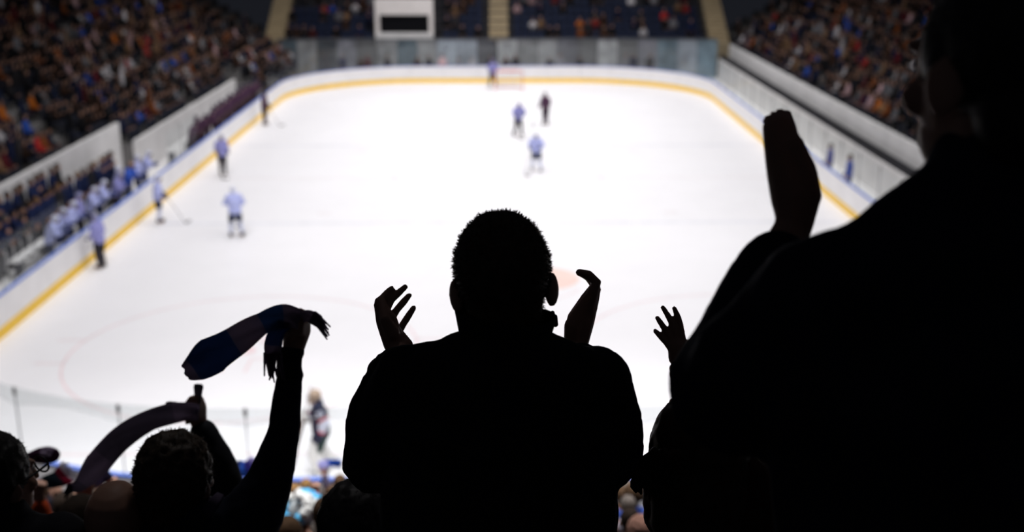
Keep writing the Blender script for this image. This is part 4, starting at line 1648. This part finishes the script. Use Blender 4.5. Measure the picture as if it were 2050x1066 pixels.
# ---- 3. long haired woman waving, half hidden behind the big man's elbow
hc = P(1392, 925, 2.22)
J, wom, base = fg_person('long-haired person in brown coat waving a hand, below the big man\'s elbow', hc, 1.52, 8.62, V((0, 0.12, 1)), V((-0.1, 1, -0.1)))
J['wrL'] = P(1370, 732, 2.42); J['elL'] = P(1440, 900, 2.36)
J['wrR'] = P(1420, 860, 2.50); J['elR'] = P(1510, 975, 2.34)
for n in ('neck', 'chest', 'waist', 'pelvis', 'shL', 'shR', 'hipL', 'hipR', 'knL', 'knR', 'anL', 'anR', 'toeL', 'toeR'):
    J[n] = J[n] + V(({'shL': 0.15, 'shR': 0.12, 'chest': 0.14, 'waist': 0.20, 'neck': 0.06}.get(n, 0.24), 0, 0))
mb = MB()
body_prims(mb, J, fat=0.92, head_s=0.98, hands=None)
Z = 2.42
ff = [[P(1343, 698, Z), P(1333, 686, Z), P(1323, 675, Z), P(1312, 663, Z)],
      [P(1343, 680, Z), P(1333, 662, Z), P(1324, 649, Z), P(1316, 637, Z)],
      [P(1354, 675, Z), P(1345, 648, Z), P(1337, 632, Z), P(1327, 616, Z)],
      [P(1366, 676, Z), P(1362, 650, Z), P(1357, 634, Z), P(1350, 618, Z)]]
hand_chain(mb, P(1358, 722, Z), 0.022, ff, [P(1376, 700, Z - .01), P(1390, 684, Z), P(1398, 670, Z)], [([P(1358, 715, Z), P(1358, 697, Z)], [0.022, 0.020])], fr=0.0068, mr=0.0078)
hand_prims(mb, P(1362, 868, 2.50), V((-0.05, 0.1, 1)), V((-1, 0, 0)), V((0, -1, 0)), s=0.9, curl=(0.1, 0.15, 0.1), spread=0.02)
put(wom, base, 'body', union(mb, 'body', 0.0036, 1, factor=0.35), M_SKIN)
add_eyes(J, wom, base)
dress(J, wom, base, M_BROWN_COAT, 0.9, 0.1, 0.011, 0.012, extra=lambda mb: mb.tube([P(1470, 985, 2.3), P(1530, 965, 2.3), P(1590, 1010, 2.3)], [0.05, 0.055, 0.05], seg=12))
me = hair_cap(J, 1.0, 'long', 0, rf)
put(wom, base, 'hair', me, M_HAIR_BROWN)
for i in range(26):         # loose curls over the shoulder
    mb = MB()
    pts = []
    ex, ey = 1270 + i * 6.5 + rf.uniform(-4, 4), 985 + i * 3.4 + rf.uniform(-6, 6)
    sx_, sy2 = 1310 + i * 5.0, 905 + rf.uniform(-8, 8)
    for q in range(9):
        u = q / 8
        pts.append(P(sx_ + (ex - sx_) * u ** 1.5 - 22 * math.sin(math.pi * u) + 4 * math.sin(q * 1.6 + i), sy2 + (ey - sy2) * u, 2.10 + 0.004 * (i % 5) + 0.010 * q))
    mb.tube(pts, [0.008, 0.010, 0.010, 0.010, 0.009, 0.008, 0.007, 0.005, 0.003], seg=6)
    put(wom, base, 'hair_lock', mb.mesh('hair_lock', True), M_HAIR_BROWN)


# ---- scarves
def knit(key, c):
    """loose knit lets some light through"""
    m_ = mat(key, c, 0.9, 0.25, 60.0, 0.05, 0.5)
    nt = m_.node_tree
    b = nt.nodes['Principled BSDF']
    tl = nt.nodes.new('ShaderNodeBsdfTranslucent')
    tl.inputs[0].default_value = (*[x ** 0.55 for x in c], 1)
    mx = nt.nodes.new('ShaderNodeMixShader')
    mx.inputs[0].default_value = 0.65
    nt.links.new(b.outputs[0], mx.inputs[1])
    nt.links.new(tl.outputs[0], mx.inputs[2])
    nt.links.new(mx.outputs[0], nt.nodes['Material Output'].inputs['Surface'])
    return m_


def scarf(label, path, widths, wdirs, stripes, nseg=40, thick=0.010, fold=0.006, fringe=(True, True), fr_len=0.07, group=None, fr_col=None, rng=rf, twist=0.45):
    """path: world points; stripes: colour per section of the length"""
    n = nseg

    def samp(lst, q):
        f = q * (len(lst) - 1)
        i = min(int(f), len(lst) - 2)
        a, b = lst[i], lst[i + 1]
        t_ = f - i
        if isinstance(a, V):
            p0 = lst[max(i - 1, 0)]
            p3 = lst[min(i + 2, len(lst) - 1)]
            return 0.5 * ((2 * a) + (b - p0) * t_ + (2 * p0 - 5 * a + 4 * b - p3) * t_ * t_ + (3 * a - p0 - 3 * b + p3) * t_ ** 3)
        return a + (b - a) * t_
    pts = [samp(path, i / (n - 1)) for i in range(n)]
    wd = [samp(widths, i / (n - 1)) for i in range(n)]
    dr = []
    for i in range(n):
        tg = pts[min(i + 1, n - 1)] - pts[max(i - 1, 0)]
        vd = pts[i] - V((0, 0, CAMZ))
        wv = tg.cross(vd).normalized()
        vd.normalize()
        dr.append(wv * math.cos(twist * math.sin(i * 0.25)) + vd * math.sin(twist * math.sin(i * 0.25)))
    base = path[0]
    t = thing('scarf', label, 'scarf', base, 0, group)
    k = len(stripes)
    mb = MB()
    mb.ribbon(pts, wd, dr, thick, fold=fold)
    me = mb.mesh('knitted_band', True)
    cols = 7
    per = (cols - 1) * 2 + 2
    for pi, pl in enumerate(me.polygons):
        pl.material_index = min(int((pi // per) / (n - 1) * k), k - 1)
    mm = []
    for c in stripes:
        key = 'scarf_knit_%d_%d_%d' % tuple(int(x * 255) for x in c)
        mm.append(bpy.data.materials.get(key) or knit(key, c))
    put(t, base, 'knitted_band', me, mm)
    for e, (i0, i1) in enumerate(((0, 1), (n - 1, n - 2))):
        if not fringe[e]:
            continue
        mb = MB()
        dirv = (pts[i0] - pts[i1]).normalized()
        w2 = dr[i0].normalized()
        for q in range(14):
            p = pts[i0] + w2 * wd[i0] * (q / 13 - 0.5)
            jit = V((rng.uniform(-.3, .3), rng.uniform(-.3, .3), rng.uniform(-.5, .1)))
            mb.tube([p, p + (dirv + jit * 0.5) * fr_len * 0.5, p + (dirv + jit) * fr_len + V((0, 0, -0.015))], [0.004, 0.0035, 0.002], seg=5)
        put(t, base, 'fringe', mb.mesh('fringe', True), mm[0 if e == 0 else -1])
    return t


MAUVE, NAVY, GREY_V = (0.20, 0.15, 0.22), (0.02, 0.05, 0.17), (0.11, 0.09, 0.13)
toC = V((0, -0.55, 0.83))

# ---- 4. curly haired man swinging a scarf with his raised arm
hc = P(356, 965, 2.95)
J, sw, base = fg_person('curly-haired man in dark jacket raising one arm with a striped scarf, lower left', hc, 1.76, 7.85, V((0.05, 0.1, 1)), V((0.25, 1, 0)))
J['neck'] = P(380, 1052, 2.95); J['chest'] = P(385, 1170, 3.02)
J['shR'] = P(500, 1040, 2.97); J['shL'] = P(270, 1085, 2.97)
J['elR'] = P(560, 890, 2.98); J['wrR'] = P(584, 705, 3.0)
J['elL'] = J['shL'] + V((-0.06, 0.06, -0.27)); J['wrL'] = J['elL'] + V((0.05, 0.2, -0.1))
mb = MB()
body_prims(mb, J, hands=None, slim=0.7)
Z = 3.0
ff = []
for i in range(4):
    y = 634 + 13 * i
    ff.append([P(612 + 2 * (i == 0) - 2 * i, y - 2, Z - .02), P(602, y - 10, Z - .045), P(584, y - 4, Z - .05), P(574, y + 6, Z - .03)])
hand_chain(mb, P(587, 700, Z), 0.028, ff, [P(575, 668, Z - .02), P(572, 648, Z - .03), P(582, 636, Z - .045)], [([P(588, 695, Z), P(596, 660, Z), P(600, 640, Z)], [0.030, 0.036, 0.030])], fr=0.0105)
hand_prims(mb, J['wrL'], J['wrL'] - J['elL'], V((1, 0, 0)), V((0, 0, 1)))
put(sw, base, 'body', union(mb, 'body', 0.0055, 3), M_SKIN)
add_eyes(J, sw, base)


def sw_extra(mb):
    mb.tube([P(490, 1060, 2.97), P(512, 1020, 2.97), P(541, 960, 2.97), P(563, 886, 2.98), P(572, 850, 2.98), P(579, 790, 2.99), P(582, 715, 3.0)], [0.085, 0.080, 0.060, 0.046, 0.040, 0.034, 0.031], seg=16)
    mb.tube([P(582, 752, 3.0), P(583, 745, 3.0)], [0.037, 0.036], seg=14, caps=None)


dress(J, sw, base, M_JACKET_NAVY, 1.05, 0.08, 0.010, 0.010, cuff=0.99, sh_r=0.08, extra=sw_extra, sl=0.6)
put(sw, base, 'hair', hair_cap(J, 1.0, 'curly', 3000, rf, 0.008), M_HAIR_BROWN)
mb = MB()
cu = P(583, 706, 3.0)
mb.lathe(cu, [(0.031, -0.012), (0.034, 0.0), (0.033, 0.012), (0.028, 0.012), (0.027, -0.012)], (J['wrR'] - J['elR']), V((1, 0, 0)), 24)
put(sw, base, 'cuff', mb.mesh('cuff', True), M_JACKET_NAVY)
mb = MB()
mb.ribbon([P(405, 1040, 2.9), P(428, 1008, 2.9), P(442, 990, 2.92)], [0.03, 0.03, 0.018], [V((1, 0, 0))] * 3, 0.008)
put(sw, base, 'collar_flap', mb.mesh('collar_flap', True), mat('flap_mauve', (0.08, 0.06, 0.10), 0.9))

scarf('navy and mauve striped scarf swung from a raised fist, fringed end', [P(600, 640, 2.92), P(570, 634, 2.92), P(525, 648, 2.9), P(472, 683, 2.9), P(425, 712, 2.88), P(390, 738, 2.86), P(372, 748, 2.86)],
      [0.050, 0.060, 0.055, 0.074, 0.094, 0.075, 0.035], [V((0.25, 0.1, 1)), V((0.25, 0, 1)), V((0.45, 0, 1)), V((0.5, 0, 1)), V((0.75, 0, 1)), V((0.75, 0, 0.75))], [MAUVE, (0.03, 0.08, 0.22), MAUVE, NAVY, NAVY, MAUVE], fold=0.008, fringe=(False, False))
scarf('short fringed scarf tail hanging below the raised fist', [P(575, 640, 2.94), P(556, 662, 2.93), P(547, 690, 2.93), P(546, 708, 2.93)], [0.045, 0.04, 0.042, 0.04], [V((1, 0, 0.3))] * 4, [NAVY, NAVY, MAUVE], nseg=14, fold=0.004, fringe=(False, True), fr_len=0.04)
scarf('fringed scarf end flicking out to the right of the raised fist', [P(604, 636, 2.95), P(615, 632, 2.95), P(626, 636, 2.95)], [0.03, 0.028, 0.03], [V((0.2, 0, 1))] * 3, [MAUVE], nseg=8, fold=0.003, fringe=(False, True), fr_len=0.035)

# ---- 5. second scarf waver, one row further down, mostly hidden by the curly head
hc = P(395, 1045, 3.75)
z5 = floor_at(hc.y)
J, s2, base = fg_person('hidden fan behind the curly head, only a raised forearm showing', hc, hc.z + 0.115 - z5, z5)
J['shR'] = P(475, 1085, 3.75)
J['elR'] = P(446, 955, 3.72); J['wrR'] = P(400, 850, 3.7)
mb = MB()
body_prims(mb, J, hands=None)
Z = 3.7
ff = []
for i in range(4):
    y = 800 + 13 * i
    ff.append([P(404 - i, y, Z - .01), P(396, y - 6, Z - .04), P(382, y - 2, Z - .05), P(374, y + 8, Z - .03)])
hand_chain(mb, P(397, 848, Z), 0.027, ff, [P(382, 836, Z - .02), P(376, 822, Z - .03), P(384, 812, Z - .05)], [([P(397, 845, Z), P(393, 815, Z)], [0.028, 0.034])], fr=0.0105)
hand_prims(mb, J['wrL'], J['wrL'] - J['elL'], V((1, 0, 0)), V((0, 1, 0)))
put(s2, base, 'body', union(mb, 'body', 0.007, 3), M_SKIN)


def s2_extra(mb):
    mb.tube([P(462, 1020, 3.74), P(446, 945, 3.72), P(412, 872, 3.7)], [0.060, 0.056, 0.036], seg=12)


dress(J, s2, base, M_JACKET, 1.0, 0.05, 0.013, 0.010, cuff=0.85, extra=s2_extra)
put(s2, base, 'hair', hair_cap(J, 1.0, 'short'), M_HAIR_BLACK)
scarf('long dark violet grey scarf arching down from a second fist, lower left', [P(398, 826, 3.62), P(360, 826, 3.62), P(300, 842, 3.6), P(240, 880, 3.58), P(195, 930, 3.56), P(163, 970, 3.55), P(143, 978, 3.55)],
      [0.050, 0.062, 0.066, 0.076, 0.078, 0.045, 0.022], [V((0.1, 0, 1)), V((0.1, 0, 1)), V((0.35, 0, 1)), V((0.7, 0, 0.7)), V((1, 0, 0.5)), V((1, 0, 0.4)), V((0.4, 0, 1))], [MAUVE, GREY_V, GREY_V, MAUVE, GREY_V], fold=0.005, fringe=(False, True), fr_len=0.02)
scarf('knotted scarf end sticking up above the second fist', [P(392, 812, 3.66), P(396, 795, 3.66), P(397, 776, 3.66)], [0.025, 0.022, 0.026], [V((1, 0, 0))] * 3, [MAUVE, GREY_V], nseg=8, fold=0.004, fringe=(False, True), fr_len=0.018)
scarf('thin fringed scarf end left of the second fist', [P(372, 818, 3.66), P(355, 812, 3.66), P(342, 812, 3.66)], [0.022, 0.018, 0.02], [V((0, 0, 1))] * 3, [GREY_V], nseg=8, fold=0.003, fringe=(False, True), fr_len=0.025)

# ---- 6. man with glasses at the left edge
hc = P(-8, 965, 2.9)
J, gm, base = fg_person('man with glasses and black hair cut off by the left edge', hc, 1.76, 7.85, V((0, 0.1, 1)), V((0.55, 1, 0)))
J['neck'] = P(0, 1050, 2.9)
J['shL'] = P(-130, 1090, 2.92); J['shR'] = P(120, 1085, 2.92)
mb = MB(); body_prims(mb, J)
put(gm, base, 'body', union(mb, 'body', 0.007, 3), M_SKIN)
add_eyes(J, gm, base)
dress(J, gm, base, M_JACKET, 1.0, 0.05, 0.012)
put(gm, base, 'hair', hair_cap(J, 1.0, 'mid', 1200, rf, 0.008), M_HAIR_BLACK)
mb = MB()
R_ = head_rot(J)


def hq(x, y, z):
    return J['head'] + R_ @ V((x, y, z))


for sx in (-1, 1):
    mb.tube([hq(sx * 0.035 + 0.027 * math.cos(a * math.pi / 8), 0.112, 0.006 + 0.021 * math.sin(a * math.pi / 8)) for a in range(17)], [0.0028] * 17, seg=6, caps=None)
    mb.tube([hq(sx * 0.062, 0.112, 0.012), hq(sx * 0.08, 0.05, 0.012), hq(sx * 0.083, -0.01, 0.008)], [0.003] * 3, seg=6)
mb.tube([hq(-0.008, 0.113, 0.01), hq(0.008, 0.113, 0.01)], [0.003] * 2, seg=6)
put(gm, base, 'glasses', mb.mesh('glasses', True), M_SHOE)

# ---- 7. bald man and 8. dark haired person, same row
hc = P(237, 1052, 2.95)
J, bm_, base = fg_person('bald man seen from behind at the bottom edge, beside the curly head', hc, hc.z + 0.115 - 7.85, 7.85)
mb = MB(); body_prims(mb, J, head_s=1.0)
put(bm_, base, 'body', union(mb, 'body', 0.007, 3), M_SKIN)
add_eyes(J, bm_, base)
dress(J, bm_, base, M_JACKET, 0.95, 0.05, 0.012)
put(bm_, base, 'hair', hair_cap(J, 1.0, 'bald'), M_HAIR_BLACK)
hc = P(716, 1066, 2.85)
J, dk, base = fg_person('dark-haired head at the bottom edge left of the clapping man\'s elbow', hc, hc.z + 0.115 - 7.85, 7.85)
mb = MB(); body_prims(mb, J)
put(dk, base, 'body', union(mb, 'body', 0.008, 3), M_SKIN)
add_eyes(J, dk, base)
dress(J, dk, base, M_JACKET, 0.9, 0.05, 0.012)
put(dk, base, 'hair', hair_cap(J, 1.05, 'mid', 800, rf, 0.008), M_HAIR_BLACK)

# ------------------------------------------------------------------ fans in the rows below
rm = random.Random(33)


def fan_at(px, py, d, pose, col, hair, label, rz=0.0, group=None, skip=(), part='head'):
    """fan whose head top (or raised hand) shows at the pixel, standing on the row at that depth"""
    p = P(px, py, d)
    z = floor_at(p.y)
    top = {'head': 1.745, 'hand': 2.13}[part]
    if part == 'hand':
        Jp = PROTO[pose][0]
        hx = Jp['wrR'].x
        h = (p.z - z) / (Jp['wrR'].z + 0.14)
        return fan((p.x - hx * h, p.y - 0.12, z), rz, pose, col, hair, label, group, H=h, skip=skip)
    h = (p.z - z) / top
    return fan((p.x, p.y, z), rz, pose, col, hair, label, group, H=h, skip=skip)


RUST, NAVYC, BLK, WHT, RED, BLU = (0.40, 0.055, 0.015), (0.015, 0.02, 0.06), (0.012, 0.012, 0.014), (0.6, 0.58, 0.68), (0.45, 0.012, 0.02), (0.04, 0.10, 0.50)
SPECIAL = [
    (72, 958, 4.9, 'one', RUST, HAIRS[0], 'fan in rust red sleeve with raised fist beside the man with glasses', 'hand'),
    (128, 990, 7.5, 'clap', BLK, HAIRS[0], 'dark-haired fan in black clapping left of the bald man', 'head'),
    (170, 972, 5.6, 'up', BLK, HAIRS[2], 'fan in black with both arms raised under the dark scarf', 'hand'),
    (222, 948, 7.2, 'one', (0.10, 0.03, 0.03), HAIRS[1], 'fan in dark red with raised fist above the bald man', 'hand'),
    (257, 976, 12.5, 'stand', (0.05, 0.05, 0.06), HAIRS[2], 'dark head by the glass between bald man and curly man', 'head'),
    (476, 930, 9.0, 'one', (0.03, 0.018, 0.02), HAIRS[0], 'fan in dark sleeve holding a blue scarf under the raised arm', 'hand'),
    (612, 962, 13.6, 'clap', BLU, HAIRS[3], 'fair-haired fan in bright blue jacket near the goalkeeper', 'head'),
    (630, 962, 10.0, 'one', RED, HAIRS[1], 'fan in bright red with raised fist below the goalkeeper', 'hand'),
    (648, 936, 14.2, 'up', (0.06, 0.05, 0.08), HAIRS[0], 'fan with raised arms stretching a blue scarf below the goalkeeper', 'hand'),
    (680, 954, 13.8, 'stand', BLU, HAIRS[1], 'fan with blue scarf beside the clapping man\'s left elbow', 'head'),
    (604, 1012, 8.0, 'clap', (0.25, 0.09, 0.03), HAIRS[1], 'fan in curly blue and white wig clapping', 'head'),
    (618, 992, 11.2, 'stand', (0.06, 0.035, 0.12), HAIRS[1], 'fan in violet jacket below the fair-haired fan', 'head'),
    (578, 985, 9.6, 'stand', (0.06, 0.05, 0.05), HAIRS[1], 'brown-haired fan in grey coat right of the raised arm', 'head'),
    (575, 1040, 6.5, 'clap', BLK, HAIRS[1], 'fan in black below the curly wig', 'head'),
    (641, 1050, 7.0, 'stand', (0.12, 0.06, 0.04), HAIRS[4], 'grey-haired fan in brown coat at the bottom edge under the red sleeve', 'head'),
    (40, 1003, 6.2, 'clap', (0.10, 0.015, 0.02), HAIRS[1], 'fan in maroon clapping right under the glasses', 'head'),
    (108, 978, 8.6, 'up', (0.16, 0.16, 0.18), HAIRS[1], 'fan in light grey with open hands raised at the red and teal scarf', 'hand'),
    (150, 982, 9.6, 'one', (0.40, 0.38, 0.46), HAIRS[0], 'fan in pale sleeve with raised fist left of the bald head', 'hand'),
    (196, 966, 10.4, 'up', (0.02, 0.02, 0.03), HAIRS[1], 'fan in black with raised hands beside the violet scarf', 'hand'),
    (207, 1006, 6.8, 'clap', (0.42, 0.10, 0.03), HAIRS[3], 'fan in orange jacket just above the bald head', 'head'),
    (278, 992, 8.4, 'clap', (0.28, 0.17, 0.10), HAIRS[1], 'fan in tan coat between bald head and curly head', 'head'),
    (664, 976, 11.6, 'clap', (0.34, 0.30, 0.42), HAIRS[1], 'fan in lilac jacket left of the clapping man\'s elbow', 'head'),
    (1300, 1052, 8.2, 'clap', (0.36, 0.12, 0.05), HAIRS[3], 'fan in orange brown jacket deep in the gap by the long curls', 'head'),
    (1244, 978, 12.0, 'stand', (0.30, 0.16, 0.08), HAIRS[1], 'fan in tan coat in the gap right of the clapping man', 'head'),
    (1258, 996, 9.2, 'clap', (0.42, 0.40, 0.48), HAIRS[4], 'fan in pale jacket in the gap right of the clapping man', 'head'),
    (1262, 1022, 7.2, 'clap', (0.05, 0.035, 0.03), HAIRS[0], 'fan in dark brown jacket below the pale jacket', 'head'),
    (1284, 1040, 6.0, 'stand', NAVYC, (0.30, 0.16, 0.12), 'fan in navy jacket at the bottom of the gap by the long curls', 'head'),
]
for px, py, d, ps, col, hr, lab, pt in SPECIAL:
    fan_at(px, py, d, ps, col, hr, lab, rm.uniform(-0.2, 0.2), part=pt)
# curly blue and white wig
wp = P(604, 1022, 7.95)
wig = thing('wig', 'curly light blue and white wig on a fan\'s head', 'wig', wp)
for c, nm in (((0.08, 0.42, 0.72), 'blue_curls'), ((0.75, 0.76, 0.74), 'white_curls')):
    mb = MB()
    mb.ell(wp + V((0, 0, -0.01)), (0.105, 0.10, 0.09), None, 12, 8)
    for i in range(26):
        a, b = rm.uniform(0, 6.28), rm.uniform(-0.3, 1.5)
        s_ = 1 if nm[0] == 'b' else -1
        p = wp + V((0.13 * math.cos(a) * math.cos(b), 0.12 * math.sin(a) * math.cos(b), 0.11 * math.sin(b)))
        if (math.sin(a * 2) > 0) == (s_ > 0):
            mb.ell(p, (0.042, 0.042, 0.042), None, 8, 6)
    put(wig, wp, nm, mb.mesh(nm, True), mat('wig_' + nm, c, 0.9, 0.3, 40))
# small scarves held up in the lower rows
DKV = (0.035, 0.012, 0.03)
scarf('looped maroon and white scarf in the air beside the glasses', [P(55, 918, 5.0), P(75, 909, 5.0), P(95, 907, 5.0), P(107, 912, 5.0), P(98, 918, 5.0), P(70, 921, 5.0)], [0.04, 0.045, 0.05, 0.06, 0.04, 0.03], [V((0.2, 0, 1))] * 6, [DKV, (0.25, 0.2, 0.28), DKV, (0.06, 0.01, 0.03)], nseg=24, fringe=(False, False))
scarf('dark red and teal scarf with white end above the lower left rows', [P(60, 974, 5.4), P(90, 967, 5.4), P(112, 961, 5.4), P(128, 953, 5.4), P(138, 944, 5.4)], [0.05, 0.06, 0.075, 0.10, 0.11], [V((0.35, 0, 1))] * 5, [(0.4, 0.38, 0.45), (0.012, 0.022, 0.03), (0.012, 0.022, 0.03), (0.18, 0.01, 0.03), (0.5, 0.48, 0.55)], nseg=30, fringe=(False, True), fr_len=0.03)
scarf('blue scarf strip stretched under the curly man\'s raised arm', [P(468, 946, 9.0), P(480, 936, 9.0), P(492, 944, 9.0), P(505, 934, 9.0), P(515, 928, 9.0)], [0.10, 0.12, 0.10, 0.14, 0.14], [V((0.3, 0, 1))] * 5, [(0.02, 0.03, 0.10), (0.03, 0.10, 0.45), (0.05, 0.04, 0.25), (0.35, 0.3, 0.6)], nseg=24, fringe=(False, False))
scarf('bright blue scarf held over the heads below the goalkeeper', [P(637, 934, 14.1), P(650, 930, 14.1), P(663, 927, 14.1), P(684, 930, 14.1)], [0.10, 0.12, 0.08, 0.10], [V((0, 0, 1))] * 4, [(0.35, 0.35, 0.62), (0.02, 0.08, 0.40)], nseg=20, fringe=(False, False))
scarf('violet scarf twisted between hands above the bald man', [P(160, 978, 6.0), P(185, 966, 6.0), P(205, 958, 6.0), P(222, 950, 6.0)], [0.05, 0.07, 0.06, 0.04], [V((0.3, 0, 1))] * 4, [(0.25, 0.03, 0.03), (0.12, 0.09, 0.18), (0.04, 0.03, 0.06)], nseg=20, fringe=(False, False))
# ordinary fans filling the rows, heads kept below the sight line to the boards
COLS = [('black', BLK), ('navy', NAVYC), ('grey', (0.10, 0.10, 0.11)), ('dark brown', (0.05, 0.025, 0.016)), ('rust', (0.25, 0.05, 0.02)), ('blue', (0.03, 0.06, 0.25)), ('pale', (0.40, 0.38, 0.44)), ('maroon', (0.10, 0.015, 0.02))]
for ri, (y0, y1, z) in enumerate(NEAR_ROWS[4:-1]):
    y = (y0 + y1) / 2
    x = -0.46 * (y + 1.0)
    while x < 1.9 + 0.0 * y:
        x += rm.uniform(0.64, 0.74)
        top = V((x, y, z + 1.745))
        px, py, d = to_px(top)
        ok = (-60 < px < 735) or (1225 < px < 1345)
        if not ok or 285 < px < 430 and d < 6 or 430 <= px < 570 and d < 7:
            continue
        # keep below the glass line
        h = min(1.0, rm.uniform(0.93, 1.03))
        lim = 985 if d < 9 else 962
        while h > 0.8 and to_px((x, y, z + 1.745 * h))[1] < lim + rm.uniform(0, 12):
            h -= 0.02
        near_special = any(abs(s_[0] - px) < 0.42 * FPX / d * (1 if s_[7] == 'head' else 1.1) and abs(s_[2] - d) < 0.6 for s_ in SPECIAL)
        if near_special:
            continue
        cn, cc = rm.choice(COLS)
        ps = rm.choices(('clap', 'stand', 'clap', 'stand'))[0]
        side_ = 'lower left rows' if px < 800 else 'gap right of the clapping man'
        fan((x, y, z), rm.uniform(-0.25, 0.25), ps, cc, rm.choice(HAIRS), 'fan in %s jacket standing in the %s' % (cn, side_), 'ordinary fans in the %s' % side_, H=h)
